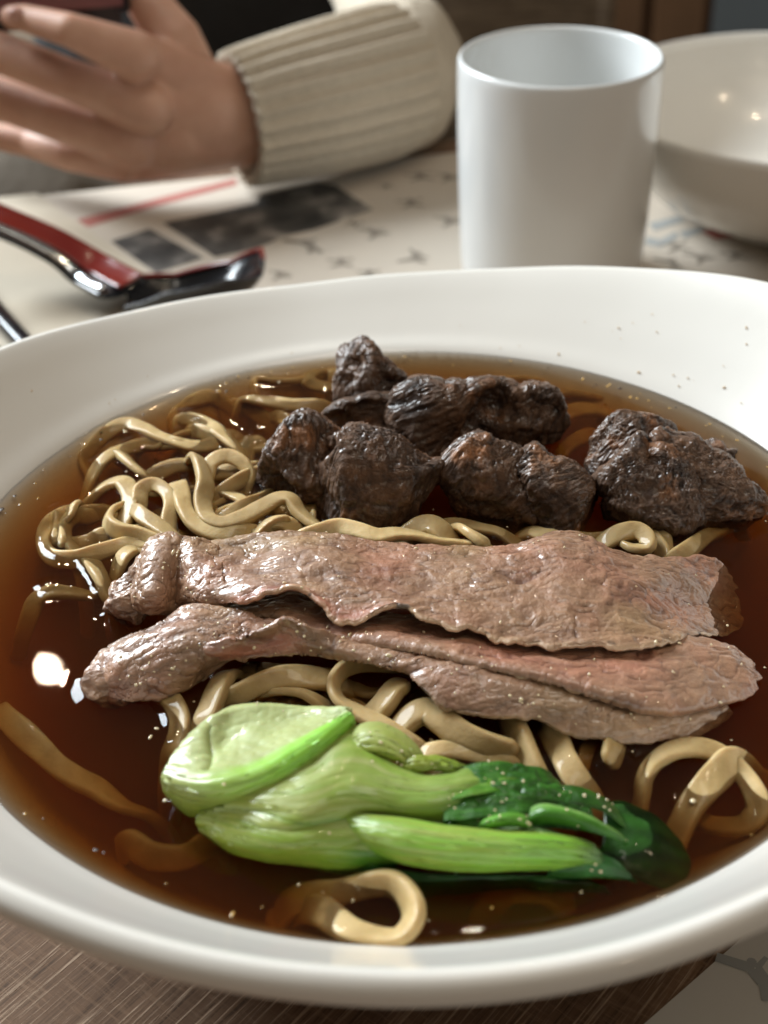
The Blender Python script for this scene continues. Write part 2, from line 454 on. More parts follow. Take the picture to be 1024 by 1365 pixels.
for k in range(30):
    if k < 20: th = math.radians(random.gauss(48, 15)); 
    else: th = math.radians(random.uniform(30, 150))
    r = random.uniform(0.1015, 0.119)
    if random.random() < 0.5: r = 0.1015 + abs(random.gauss(0, 0.006))
    z = inner_z(th, r); z2 = inner_z(th, r + 0.001)
    n = np.array([-(z2 - z) / 0.001 * math.cos(th), -(z2 - z) / 0.001 * math.sin(th), 1.0])
    sp.append(((BC[0] + r * math.cos(th), BC[1] + r * math.sin(th), SZ + z + 0.0003), n, 0.00012 + abs(random.gauss(0, 0.00014)), 0.35))
tag(scatter_domes('broth_speck', sp, M_SPECK, bowl), kind='stuff')

# ------------------------------------------------------------------ noodles
def path(pts, crop=None):
    """crop (x0, y0, scale): enlarged-crop coordinates -> photograph pixels -> world"""
    out = []
    for p in pts:
        x, y, z = p[:3]
        if crop: x, y = crop[0] + x / crop[2], crop[1] + y / crop[2]
        out.append(W(x, y, SZ + z / 1000.0))
    return np.array(out)

def sweep(C, width, thick, twist, seed, ends=0.5):
    n = len(C)
    T = np.gradient(C, axis=0); T /= np.linalg.norm(T, axis=1, keepdims=True)
    up = np.array([0.0, -0.35, 1.0]); up /= np.linalg.norm(up)
    Sd = np.cross(T, up); Sd /= np.linalg.norm(Sd, axis=1, keepdims=True) + 1e-9
    Nn = np.cross(Sd, T)
    L = np.concatenate([[0], np.cumsum(np.linalg.norm(np.diff(C, axis=0), axis=1))])
    m = 18; a = np.linspace(0, 2 * math.pi, m, endpoint=False)
    e = 0.5
    cx = np.sign(np.cos(a)) * np.abs(np.cos(a)) ** e; cyy = np.sign(np.sin(a)) * np.abs(np.sin(a)) ** e
    V = []
    for i in range(n):
        ph = twist[0] + twist[1] * math.sin(L[i] * 90 + seed) + twist[2] * L[i]
        c, s = math.cos(ph), math.sin(ph)
        d = min(i, n - 1 - i) / (n - 1) * L[-1]
        k = 1 - ends * max(0, 1 - d / (width * 0.35)) ** 2
        wv = width * 0.5 * k * (1 + 0.10 * math.sin(L[i] * 260 + seed * 3)); tv = thick * 0.5 * k * (1 + 0.10 * math.sin(L[i] * 310 + seed * 5))
        X = Sd[i] * c + Nn[i] * s; Y = -Sd[i] * s + Nn[i] * c
        V.append(C[i] + np.outer(cx * wv, X) + np.outer(cyy * tv, Y))
    V = np.concatenate(V)
    q = quads(n, m, True).tolist() + [list(range(m))[::-1], [(n - 1) * m + j for j in range(m)]]
    return V, q

c3 = (320, 440, 2.695); c4 = (660, 440, 2.813); c5 = (0, 460, 2.438); c6 = (0, 680, 2.438); c7 = (380, 680, 3.01)
c8 = (680, 680, 2.977); cB = (180, 900, 2.56); c2 = (540, 960, 2.116); cE = (0, 950, 3.413)
NOODLES = [
 # crop, points (x, y, height in mm above the broth), width mm, label
 (c5, [(330,540,-3),(290,556,-2.4),(220,550,-1.6),(160,585,-1.4),(142,640,-1.2),(170,690,-.8),(240,697,0),(320,675,.8),(420,645,2),(500,642,2.5),(570,650,1)], 3.6, 'wheat noodle in a wide loop reaching furthest out toward the left bowl wall'),
 (c5, [(318,478,-.5),(360,452,1.5),(402,448,2.4),(425,490,2.6),(418,545,2),(395,590,0)], 3.8, 'short wheat noodle bent down like a hook at the left of the noodle tangle'),
 (c5, [(400,520,1.5),(364,540,2.6),(352,578,3.2),(390,606,3.4),(455,618,3.4),(520,645,3.2),(575,672,2)], 3.8, 'wheat noodle curving in a C shape just above the left loop'),
 (c5, [(452,520,2.2),(460,470,3.6),(500,452,4.2),(540,476,4),(556,520,3.4),(548,580,2),(560,640,0)], 3.6, 'wheat noodle folded into a small round knot in the noodle tangle'),
 (c5, [(440,540,3),(470,560,4),(510,585,4.2),(545,612,4),(585,650,3)], 3.5, 'short wheat noodle slanting across the middle of the noodle tangle'),
 (c5, [(578,455,2.5),(590,490,3.6),(600,530,3.8),(630,575,3.6),(690,606,3.2),(760,615,2.8),(820,610,1)], 3.6, 'wheat noodle running close beside the tallest upright noodle band'),
 (c5, [(640,365,5.2),(655,400,5.6),(668,450,5.2),(660,510,4.4),(675,560,4),(720,580,4),(780,565,4.2),(840,535,4.6),(900,500,5.2),(945,502,5.2),(975,545,4.2),(1030,590,3.2),(1080,615,1)], 4.2, 'long thick wheat noodle rising as an upright band then sweeping to the beef'),
 (c5, [(672,430,1),(685,385,4),(735,360,5),(785,380,4.4),(812,425,2.4),(800,470,-1)], 3.6, 'wheat noodle arching over at the top of the noodle tangle'),
 (c5, [(700,500,-1),(735,470,1.4),(790,435,2.4),(840,420,2),(890,412,.6)], 3.4, 'wheat noodle leading from the tangle toward the big braised beef chunk'),
 (c5, [(470,455,-2),(505,420,-.6),(560,396,0),(620,390,0),(670,400,-1)], 3.2, 'thin wheat noodle half sunk behind the small round knot'),
 (c5, [(275,380,-3),(295,338,-1.6),(345,290,-.6),(405,258,.4),(460,268,1),(520,298,1),(590,322,.8),(650,330,.2),(715,322,-1)], 3.9, 'long wheat noodle floating along the far left bowl wall'),
 (c5, [(590,245,-1.2),(640,246,-.2),(690,268,.3),(735,305,.2),(770,342,-.5),(800,375,-2)], 3.8, 'wheat noodle bending downward behind the arched noodle'),
 (c5, [(380,350,-1),(405,368,.2),(440,400,.4),(475,428,-.4),(500,450,-2)], 3.4, 'short wheat noodle piece floating alone left of the arched noodle'),
 (c5, [(560,225,-3),(590,195,-2),(640,178,-1.4),(700,172,-2)], 3.4, 'short submerged wheat noodle under the golden glint by the far wall'),
 (c5, [(790,178,-.8),(860,184,-.2),(950,196,-.1),(1040,200,-.8)], 4.2, 'straight pale wheat noodle left of the peaked beef chunk'),
 (c5, [(740,195,-4),(800,205,-3.4),(850,232,-3.6),(885,270,-5)], 3.8, 'faint submerged wheat noodle below the straight pale noodle'),
 (c3, [(400,140,-2.8),(330,146,-2),(270,158,-1.6),(245,180,-1.4),(270,200,-1.5),(345,212,-2)], 3.2, 'wheat noodle bent in a narrow U just left of the peaked beef chunk'),
 (c5, [(285,690,-1),(315,735,0),(335,775,-.3),(350,820,-1.5),(375,850,-3)], 4.0, 'short wheat noodle hanging down below the wide left loop'),
 (c5, [(95,885,-4.5),(120,830,-2),(165,806,-.8),(225,805,-1),(290,812,-2),(350,800,-4)], 3.9, 'wheat noodle half sunk left of the raw looking beef fold'),
 (c5, [(835,640,1),(855,600,3),(890,580,4),(930,582,3.8),(965,610,2)], 3.4, 'small curled wheat noodle just above the upper edge of the beef slice'),
 (c5, [(400,690,1),(440,665,1.4),(490,668,1.4),(540,690,.6)], 3.6, 'wheat noodle end tucked under the crumpled beef slice end'),
 (c3, [(60,765,1),(95,722,3.6),(140,694,4.4),(180,690,4)], 3.2, 'wheat noodle stub between the beef slice and the biggest beef chunk'),
 (c7, [(80,118,3),(140,92,4.6),(215,68,5.4),(290,82,5.6),(370,108,5.4),(450,96,5.6),(520,102,5.4),(600,124,5),(690,136,4.4),(780,146,3)], 4.2, 'long wheat noodle lying along the upper edge of the beef slice'),
 (c7, [(510,92,3.6),(548,66,5),(590,62,5.4),(640,100,4.4)], 4.6, 'broad short wheat noodle bump behind the middle of the beef slice'),
 (c7, [(640,64,.4),(700,60,1),(780,74,1),(860,92,.6),(930,140,-1)], 3.2, 'thin dim wheat noodle in the shade under the braised beef chunks'),
 (c7, [(700,78,4),(740,92,5.6),(785,122,5.4),(815,155,4)], 4.4, 'wheat noodle end with a square cut lying over the long noodle'),
 (c8, [(360,140,1.5),(400,112,3),(450,88,4),(505,82,4.4),(545,110,4.2),(540,150,3.4),(490,150,2.6),(450,138,1.4)], 3.8, 'wheat noodle rolled in a tight curl below the right beef chunks'),
 (c8, [(535,95,-1),(575,120,0),(600,160,0),(612,205,-.5)], 3.4, 'wheat noodle falling behind the tight curl toward the beef slice'),
 (c8, [(650,200,1.2),(700,165,1),(750,126,.2),(800,95,-1.4),(850,74,-3.4),(900,60,-6)], 3.8, 'wheat noodle slanting into dark broth right of the tight curl'),
 (c4, [(0,208,-4.5),(60,198,-3.4),(130,196,-3),(190,212,-4),(230,240,-6)], 3.6, 'faint wheat noodle under the broth behind the upper beef chunk'),
 (c4, [(230,340,-5.5),(290,306,-4.2),(360,300,-4),(430,325,-5)], 4.0, 'submerged wheat noodle arc between the two right beef chunks'),
 (c4, [(200,262,-4.6),(260,240,-3.8),(340,248,-3.8),(420,280,-5.5)], 3.8, 'submerged wheat noodle arc farthest back between the right beef chunks'),
 (c4, [(235,500,-7),(262,450,-5.4),(310,412,-5),(370,395,-6)], 4.0, 'submerged wheat noodle arc lowest between the two right beef chunks'),
 (c6, [(535,600,0),(565,630,.4),(585,680,0),(580,730,-.6),(560,790,-2),(555,850,-5)], 4.4, 'wheat noodle dropping into broth between the beef fold and bok choy base'),
 (c6, [(735,540,3),(705,590,3.4),(685,640,2.6),(660,700,.5)], 4.2, 'wheat noodle standing against the left end of the bok choy'),
 (c6, [(740,620,1.6),(790,592,3.4),(850,562,4.4),(930,542,4.6),(1020,545,4),(1090,560,2.4)], 4.2, 'thick wheat noodle lying above the cut face of the bok choy'),
 (c7, [(520,640,1.4),(430,615,3),(330,610,4.4),(245,632,5.2),(197,690,5.2),(215,758,5),(280,802,4.6),(380,858,4.2),(470,912,3.6),(545,965,2)], 3.9, 'wheat noodle looping out from below the lower beef slice'),
 (c7, [(355,830,2),(400,772,4.4),(440,718,5.4),(490,690,5.6)], 5.4, 'broad leaf shaped wheat noodle end standing inside the big loop'),
 (c7, [(470,870,3),(520,822,4.4),(575,806,5),(630,842,5),(690,890,4.4),(770,926,3.8),(850,955,3),(930,985,1)], 4.4, 'wheat noodle with a hooked end beside a small bubble below the beef'),
 (c7, [(540,990,1.6),(610,968,2.6),(700,965,2.6),(800,985,2),(880,1015,.4)], 3.8, 'wheat noodle lying along the top of the bok choy stalks'),
 (c7, [(880,800,2),(910,860,2.4),(940,920,2.2),(965,980,1.8),(1000,1050,.4),(1030,1110,-2)], 5.2, 'wide wheat noodle hanging down from the beef slice to the green leaves'),
 (c2, [(410,20,1),(432,70,1.2),(455,120,1),(485,175,.2),(520,225,-2)], 4.6, 'wheat noodle hanging just right of the wide hanging one'),
 (c2, [(590,20,-1),(592,60,1),(584,100,1.6),(572,128,.6)], 3.6, 'short wheat noodle stub poking out below the beef slice'),
 (c2, [(545,20,-2),(520,60,-1.6),(505,110,-2.4)], 3.2, 'dim wheat noodle between two hanging ones under the beef'),
 (c2, [(668,215,-2.2),(675,165,-.4),(705,118,1.4),(760,84,2.6),(830,78,2.8),(895,102,2.2),(950,150,1.2),(988,210,0),(995,255,-1.2),(955,295,-3),(880,300,-5.4),(820,285,-8)], 4.0, 'wheat noodle in a big open ring at the right edge of the bowl'),
 (c2, [(918,118,2.4),(888,148,2),(850,188,.6),(810,240,-1),(780,295,-2.8),(750,360,-5.5)], 4.4, 'wheat noodle slanting down inside the big open ring'),
 (cB, [(540,775,-5.5),(620,752,-3.4),(710,738,-1.4),(800,715,.6),(880,715,2.4),(935,765,3),(950,830,3),(905,890,2.4),(820,893,1.4),(740,872,.6),(675,830,-.4),(625,800,-2.4)], 4.2, 'wheat noodle loop nearest the front rim below the bok choy'),
 (cE, [(0,-10,-4.6),(55,45,-3.2),(120,105,-2.4),(190,170,-2.2),(260,240,-2.6),(350,300,-3.2),(440,345,-4),(550,420,-5),(680,470,-7.5)], 4.8, 'long wheat noodle drifting under the broth along the left wall'),
 (cE, [(600,600,-6),(690,650,-5.2),(780,662,-5.2),(870,645,-5.8),(950,600,-7.5)], 4.6, 'sunken orange tinted wheat noodle left below the bok choy'),
 (c2, [(290,480,-5.5),(340,472,-4.6),(400,474,-5.5)], 4.6, 'sunken wheat noodle piece under the dark bok choy leaves'),
 (c7, [(-60,735,2),(0,728,3.4),(70,735,3.6),(140,772,2.4)], 3.4, 'wheat noodle peeking out between the beef and the bok choy rim'),
]
def floor_z(p):
    r = math.hypot(p[0] - BC[0], p[1] - BC[1]); q = np.array(inner_profile()[:7]); return SZ + np.interp(r, q[:, 0], q[:, 2])
def dive(P, one=False):
    """let the strand run on and sink into the broth at its ends"""
    def ext(a, b):
        d = a - b; d[2] = 0; d /= np.linalg.norm(d) + 1e-9; out = []
        side = np.array([-d[1], d[0], 0]) * random.choice((-1, 1))
        for l, z in ((0.004, -0.0035), (0.008, -0.009), (0.011, -0.015)) if a[2] > SZ - 0.004 else ((0.003, -0.004), (0.005, -0.010)):
            q = a + d * l + side * l * l * 30; q[2] = a[2] + z
            c = q[:2] - BC; r = np.linalg.norm(c)
            if r > 0.089: q[:2] = BC + c / r * 0.089
            q[2] = max(q[2], floor_z(q) + 0.002); out.append(q)
        return out
    return np.array(([] if one else ext(P[0].copy(), P[1])[::-1]) + list(P) + ext(P[-1].copy(), P[-2])) if not one else np.array(ext(P[0].copy(), P[1])[::-1] + list(P))
NG = 'wheat noodles in the bowl of broth'
def wander(x0, y0, a, n, step, z0, rg):
    P = []; x, y = x0, y0; k = rg.uniform(-.35, .35)
    for i in range(n):
        P.append((x, y, z0 + 0.9 * math.sin(i * 1.3 + a)))
        a += k + rg.uniform(-.45, .45); k = 0.8 * k + rg.uniform(-.25, .25); x += step * math.cos(a); y += step * .62 * math.sin(a)
    return P
_rg = random.Random(5)
UNDER = [('lower', (95, 400, 600, 735), 15), ('far', (190, 430, 505, 590), 5), ('front', (300, 740, 905, 1000), 12), ('right', (600, 900, 700, 745), 4)]
for nm, (xa, xb, ya, yb), cnt in UNDER:
    for q in range(cnt):
        pts = wander(_rg.uniform(xa, xb), _rg.uniform(ya, yb), _rg.uniform(0, 6.28), 7, 26, _rg.uniform(-1.6, .2) if nm != 'far' else _rg.uniform(-2.4, -1), _rg)
        pts = [(min(max(x, xa - 15), xb + 15), min(max(y, ya - 8), yb + 8), z) for x, y, z in pts]
        lab = None; _ = {'lower': 'wheat noodle half sunk in the lower layer of the left tangle', 'far': 'wheat noodle under the broth near the far left bowl wall',
               'front': 'wheat noodle in the tangle between the beef and the bok choy', 'right': 'wheat noodle in the shade between the braised chunks and the beef slice'}[nm]
        NOODLES.append(((0, 0, 1), pts, _rg.uniform(3.0, 3.8), lab))
MARKS = [((70, 705), 'the wide left loop'), ((160, 650), 'the hooked noodle'), ((205, 655), 'the round knot'), ((275, 645), 'the upright band'), ((305, 608), 'the arched noodle'),
 ((180, 575), 'the far left wall'), ((400, 640), 'the biggest beef chunk'), ((480, 500), 'the peaked beef chunk'), ((215, 765), 'the crumpled beef end'), ((190, 880), 'the rounded beef lobe'),
 ((140, 790), 'the short hanging noodle'), ((350, 525), 'the straight pale noodle'), ((270, 500), 'the far rim'), ((330, 880), 'the pink beef curl'), ((455, 920), 'the big loop'), ((530, 925), 'the leaf shaped end'),
 ((590, 960), 'the hooked noodle end'), ((700, 970), 'the wide hanging noodle'), ((330, 960), 'the bok choy cut face'), ((580, 1010), 'the bok choy stalks'), ((640, 715), 'the square cut noodle'), ((845, 725), 'the tight curl'),
 ((740, 690), 'the orange edged chunk'), ((890, 690), 'the ridged chunk'), ((300, 690), 'the upper beef edge'), ((420, 700), 'the long lying noodle'), ((260, 930), 'the bok choy base'), ((650, 940), 'the lower beef edge')]
USED = {}
def sunk_label(pts):
    c = np.array(pts)[:, :2].mean(0); d = sorted((math.hypot(m[0][0] - c[0], m[0][1] - c[1]), i) for i, m in enumerate(MARKS))
    for a, b in ((0, 1), (0, 2), (1, 2), (0, 3), (1, 3), (2, 3), (0, 4), (1, 4), (2, 4), (0, 5), (1, 5)):
        i, j = sorted((d[a][1], d[b][1]))
        if (i, j) not in USED:
            USED[(i, j)] = 1; return 'half sunk wheat noodle between %s and %s' % (MARKS[i][1], MARKS[j][1])
    return 'half sunk wheat noodle near %s' % MARKS[d[0][1]][1]
for k, (crop, pts, wd, lab) in enumerate(NOODLES):
    if lab is None: lab = sunk_label(pts)
    P = path([(a, b, c - (1.6 if c > 1 else 0.7)) for a, b, c in pts], crop)
    if not any(t in lab for t in ('square cut', 'leaf shaped', 'stub', 'hooked end')): P = dive(P)
    else: P = dive(P, True)
    L = np.linalg.norm(np.diff(P, axis=0), axis=1).sum()
    C = catmull(P, max(24, int(L / 0.0006)))
    C[:, 2] += 0.00015 * vn(C * 220, k)
    wd = wd * (1.12 + 0.12 * math.sin(k * 1.7)) / 1000.0
    tw = (0.35 * math.sin(k * 2.3), 0.75, 0.0)
    if 'upright band' in lab: tw = (0.3, 0.45, 6.0)
    if 'leaf shaped' in lab: tw = (0.5, 0.1, 0)
    V, q = sweep(C, wd, wd * 0.46, tw, k)
    c0 = C[len(C) // 2].copy(); FOOD.append(V)
    o = mesh_obj('wheat_noodle', V - c0, q, M_NOODLE); o.location = c0
    tag(o, lab, 'noodle', NG)

# ------------------------------------------------------------------ braised beef chunks
bmI = bmesh.new(); bmesh.ops.create_icosphere(bmI, subdivisions=7, radius=1.0)
ICO = np.array([v.co[:] for v in bmI.verts]); ICOF = [[v.index for v in f.verts] for f in bmI.faces]; bmI.free()
bmI = bmesh.new(); bmesh.ops.create_icosphere(bmI, subdivisions=6, radius=1.0)
ICO6 = np.array([v.co[:] for v in bmI.verts]); ICOF6 = [[v.index for v in f.verts] for f in bmI.faces]; bmI.free()

def vert_normals(V, Fc):
    Fa = np.asarray(Fc); n = np.cross(V[Fa[:, 1]] - V[Fa[:, 0]], V[Fa[:, 2]] - V[Fa[:, 0]])
    out = np.zeros_like(V)
    for k in range(3): np.add.at(out, Fa[:, k], n)
    return out / (np.linalg.norm(out, axis=1, keepdims=True) + 1e-15)

def blob(outline, zmm, depth, seed, fibre=None, amp=1.0, lean=0.0, ico=None, sq=0.75, facets=0.18, fine=1.0):
    """a solid whose silhouette from the table side is the outline, with real depth; returns verts, faces, height-noise"""
    I, Fc = ico or (ICO, ICOF)
    O = np.array(outline, float); ctr = O.mean(0)
    cw = W(ctr[0], ctr[1], SZ + zmm / 1000.0); d = view_dir(*ctr); dist = (cw - CAM) @ _f
    px = dist / F
    rt = CR - d * (CR @ d); rt /= np.linalg.norm(rt); up = np.cross(rt, d)
    th = np.arctan2(-(O[:, 1] - ctr[1]), O[:, 0] - ctr[0]); rr = np.hypot(*(O - ctr).T)
    o = np.argsort(th); th, rr = th[o], rr[o]
    th = np.concatenate([th - 2 * math.pi, th, th + 2 * math.pi]); rr = np.concatenate([rr] * 3)
    a = np.arctan2(I[:, 1], I[:, 0]); rho = np.hypot(I[:, 0], I[:, 1]); rho = rho ** sq
    r = np.interp(a, th, rr) * px
    c = I[:, 2]; c = np.sign(c) * np.abs(c) ** sq
    D = depth * rr.mean() * px
    L = np.stack([np.cos(a) * rho * r, np.sin(a) * rho * r, c * D], 1)
    # facets: cut the body with a few soft random planes
    rg = np.random.default_rng(seed)
    Ls = L / np.array([rr.mean() * px, rr.mean() * px, D])
    for k in range(9):
        n = rg.normal(size=3); n /= np.linalg.norm(n); n[:2] *= 0.75; n /= np.linalg.norm(n)
        e = Ls @ n - (1 - facets * rg.uniform(0.6, 2.2)); m = e > 0
        L[m] -= (n * np.array([1, 1, D / (rr.mean() * px)])) * e[m, None] * 0.88 * rr.mean() * px
    V = cw + L[:, :1] * rt + L[:, 1:2] * up - L[:, 2:3] * d
    N = vert_normals(V, Fc)
    if fibre is None: fibre = rg.normal(size=3)
    fb = np.asarray(fibre, float); fb /= np.linalg.norm(fb)
    Q = V - np.outer(V @ fb, fb) * 0.88 + 0.0012 * np.stack([vn(V * 160, seed + 40), vn(V * 160, seed + 41), vn(V * 160, seed + 42)], 1) + rg.uniform(-9, 9, 3)
    lump = fbm(V * 120 + seed, 2, seed); mid_ = ridged(V * 190 + seed, 2, seed + 30)
    strand = ridged(Q * 520, 3, seed + 5); strand2 = ridged(Q * 1300 + lump[:, None], 2, seed + 9)
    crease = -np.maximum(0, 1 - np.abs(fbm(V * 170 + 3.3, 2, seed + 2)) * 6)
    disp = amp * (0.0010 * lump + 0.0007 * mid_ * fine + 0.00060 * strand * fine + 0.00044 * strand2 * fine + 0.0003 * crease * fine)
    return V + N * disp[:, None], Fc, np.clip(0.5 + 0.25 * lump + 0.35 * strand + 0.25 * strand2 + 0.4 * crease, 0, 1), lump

def P3(pts, c): return [(c[0] + x / c[2], c[1] + y / c[2]) for x, y in pts]
CHUNKS = [
 ('dark braised beef chunk with a tall peak, farthest back in the bowl', [(P3([(385,85),(410,58),(440,55),(470,80),(500,115),(540,150),(585,185),(600,235),(570,270),(500,290),(440,310),(370,280),(370,220),(383,150)], c3), 3, 0.9, (0.2, .5, 1))]),
 ('small flat braised beef chunk wedged behind the biggest chunk', [(P3([(300,320),(350,285),(420,262),(500,250),(550,236),(585,255),(580,330),(545,400),(470,420),(400,400),(310,360)], c3), 2.5, 0.8, (1, .3, .1))]),
 ('biggest braised beef chunk, dark and stringy, at the left of the meat', [
    (P3([(250,420),(262,395),(310,385),(380,390),(480,384),(545,405),(600,450),(650,485),(690,478),(740,520),(762,580),(740,650),(640,710),(500,735),(380,715),(300,660),(262,560)], c3), 4.5, 0.75, (.3, .2, 1)),
    (P3([(93,530),(110,470),(140,410),(200,342),(245,335),(290,365),(330,390),(350,480),(340,600),(290,650),(200,630),(120,590)], c3), 4, 0.8, (.1, .6, 1))]),
 ('long braised beef chunk lying crosswise behind the orange edged one', [
    ([(533,552),(538,531),(560,515),(595,519),(620,521),(645,514),(662,520),(668,545),(664,580),(640,612),(600,612),(560,614),(542,590)], 4, 0.8, (1, .1, .5)),
    ([(625,540),(640,516),(660,516),(690,528),(715,523),(738,529),(748,545),(746,572),(722,603),(690,612),(650,610),(630,590)], 4, 0.85, (.5, .2, 1))]),
 ('braised beef chunk with reddish orange fatty edges in front of the others', [
    ([(598,632),(606,612),(622,597),(640,589),(662,601),(690,612),(712,640),(715,680),(700,704),(660,702),(630,690),(612,660)], 4, 0.8, (.7, .2, .8)),
    ([(670,625),(690,606),(715,603),(735,622),(770,638),(788,660),(794,685),(784,706),(735,712),(690,706),(668,670)], 3, 0.8, (1, .3, .4))]),
 ('braised beef chunk with a sharp ridge, farthest right in the bowl', [
    (P3([(415,560),(460,520),(520,470),(560,410),(600,385),(630,440),(690,500),(725,600),(745,690),(700,735),(600,755),(500,745),(450,690),(445,620)], c4), 5, 0.85, (.4, -.2, 1)),
    (P3([(350,430),(390,375),(440,350),(520,345),(585,350),(640,380),(620,480),(560,560),(480,560),(410,560),(365,500)], c4), 4, 0.8, (1, .4, .3)),
    (P3([(610,420),(650,400),(700,420),(800,480),(900,565),(985,640),(930,690),(830,715),(740,715),(680,680),(630,560)], c4), 2.5, 0.8, (.8, -.5, .5))]),
 ('thin strip of braised beef lying in the broth behind the ridged chunk', [(P3([(740,440),(790,425),(860,455),(925,490),(930,515),(860,515),(780,490)], c4), -0.5, 0.6, (1, -.3, 0))]),
]
for k, (lab, parts) in enumerate(CHUNKS):
    Vs, Fs, Cs = [], [], []; off = 0
    for j, (ol, zmm, dep, fb) in enumerate(parts):
        oc = np.array(ol).mean(0); ol = [tuple(oc + (np.array(p) - oc) * 1.24) for p in ol]
        small = k in (1, 6)
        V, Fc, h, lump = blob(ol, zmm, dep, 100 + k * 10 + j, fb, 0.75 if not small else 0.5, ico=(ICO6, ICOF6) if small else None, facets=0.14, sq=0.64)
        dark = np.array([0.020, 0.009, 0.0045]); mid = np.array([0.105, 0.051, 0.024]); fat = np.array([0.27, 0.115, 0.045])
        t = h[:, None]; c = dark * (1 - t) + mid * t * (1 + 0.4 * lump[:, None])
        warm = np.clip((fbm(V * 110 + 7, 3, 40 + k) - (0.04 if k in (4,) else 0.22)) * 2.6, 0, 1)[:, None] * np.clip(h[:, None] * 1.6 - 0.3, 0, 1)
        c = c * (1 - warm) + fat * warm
        Vs.append(V); Cs.append(c); Fs += [[i + off for i in f] for f in Fc]; off += len(V)
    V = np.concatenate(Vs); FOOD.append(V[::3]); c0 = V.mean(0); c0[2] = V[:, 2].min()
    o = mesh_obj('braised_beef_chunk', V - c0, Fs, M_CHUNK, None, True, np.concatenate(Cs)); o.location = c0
    tag(o, lab, 'beef chunk', 'braised beef chunks')

# ------------------------------------------------------------------ thin beef slices
def loft(rows, nu, nv, crop=None):
    R = [catmull(path(r, crop), nu) for r in rows]
    return catmull_idx(R, nv)

def slice_relief(G, seed, amp=1.0, along=(1, 0.18, 0)):
    al = np.array(along, float); al /= np.linalg.norm(al)
    Q = G - (G @ al)[..., None] * al * 0.68
    Wp = Q + 0.0016 * np.stack([vn(G * 260, seed + 50), vn(G * 260, seed + 51), vn(G * 260, seed + 52)], -1)
    big = fbm(G * 75, 2, seed)
    r1 = ridged(Wp * 230, 2, seed + 1); r2 = ridged(Wp * 520, 3, seed + 2); g = fbm(G * 1500, 2, seed + 3)
    wr = np.abs(fbm(Wp * 190, 3, seed + 8)); crease = -np.exp(-(wr / 0.05) ** 2)
    h = amp * (0.0012 * big + 0.00044 * r1 + 0.00027 * r2 + 0.00007 * g + 0.00012 * crease)
    return h, r1, r2, big, crease

def slice_color(G, rel, seed, pink):
    h, r1, r2, big, crease = rel
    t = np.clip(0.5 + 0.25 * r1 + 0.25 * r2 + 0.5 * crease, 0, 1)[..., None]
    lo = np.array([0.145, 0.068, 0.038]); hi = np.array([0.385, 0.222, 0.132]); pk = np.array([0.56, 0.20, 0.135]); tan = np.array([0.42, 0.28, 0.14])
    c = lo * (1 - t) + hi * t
    p = np.clip(pink + 0.5 * fbm(G * 90 + 3, 3, seed + 20) - 0.05, 0, 1)[..., None] * 0.75
    c = c * (1 - p) + pk * p * (0.55 + 0.45 * t)
    q = np.clip(fbm(G * 60 + 9, 3, seed + 30) * 1.6 - 0.1, 0, 1)[..., None] * 0.6
    c = c * (1 - q) + tan * q * (0.6 + 0.5 * t)
    nv, nu = G.shape[:2]; v = np.linspace(0, 1, nv)[:, None]
    e = (np.exp(-((1 - v) / 0.035) ** 2) * np.clip(.75 + .9 * fbm(G * 200, 2, seed + 70), 0, 1))[..., None] * .8
    c = c * (1 - e) + np.array([0.55, 0.38, 0.235]) * e
    ch = np.clip((fbm(G * 420, 2, seed + 71) - .42) * 8, 0, 1)[..., None] * (np.exp(-((1 - v) / 0.06) ** 2))[..., None]
    return c * (1 - ch * .8)

def beef_slice(name, G, thick, seed, pink, parent=None, amp=1.0, up=True):
    rel = slice_relief(G, seed, amp); N = grid_normals(G)
    if N[..., 2].mean() < 0: N = -N
    H = rel[0].copy()
    Gd = G + N * H[..., None]
    nv, nu = G.shape[:2]; v = np.linspace(0, 1, nv)[:, None, None]; u = np.linspace(0, 1, nu)[None, :, None]
    dv = np.gradient(G, axis=0); dv /= np.linalg.norm(dv, axis=2, keepdims=True); du = np.gradient(G, axis=1); du /= np.linalg.norm(du, axis=2, keepdims=True)
    rag = fbm(np.stack([G[..., 0] * 320, G[..., 1] * 90, G[..., 2] * 0 + seed], -1), 3, seed + 60)[..., None]
    rag2 = fbm(np.stack([G[..., 0] * 60, G[..., 1] * 260, G[..., 2] * 0 + seed], -1), 3, seed + 61)[..., None]
    Gd = Gd + dv * rag * 0.0013 * (np.exp(-(v / .05) ** 2) + np.exp(-((1 - v) / .05) ** 2)) + du * rag2 * 0.0028 * (np.exp(-(u / .03) ** 2) + np.exp(-((1 - u) / .03) ** 2))
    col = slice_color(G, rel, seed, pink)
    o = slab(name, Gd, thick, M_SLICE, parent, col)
    FOOD.append(Gd.reshape(-1, 3)[::3]); SHEETS.append(Gd.reshape(-1, 3))
    return o

def edge_pink(nv, nu, v0, u0=0.0, u1=1.0, width=0.12, k=1.0):
    v = np.linspace(0, 1, nv)[:, None]; u = np.linspace(0, 1, nu)[None, :]
    return k * np.exp(-((v - v0) / width) ** 2) * np.clip((u - u0) * 12 + .5, 0, 1) * np.clip((u1 - u) * 12 + .5, 0, 1)

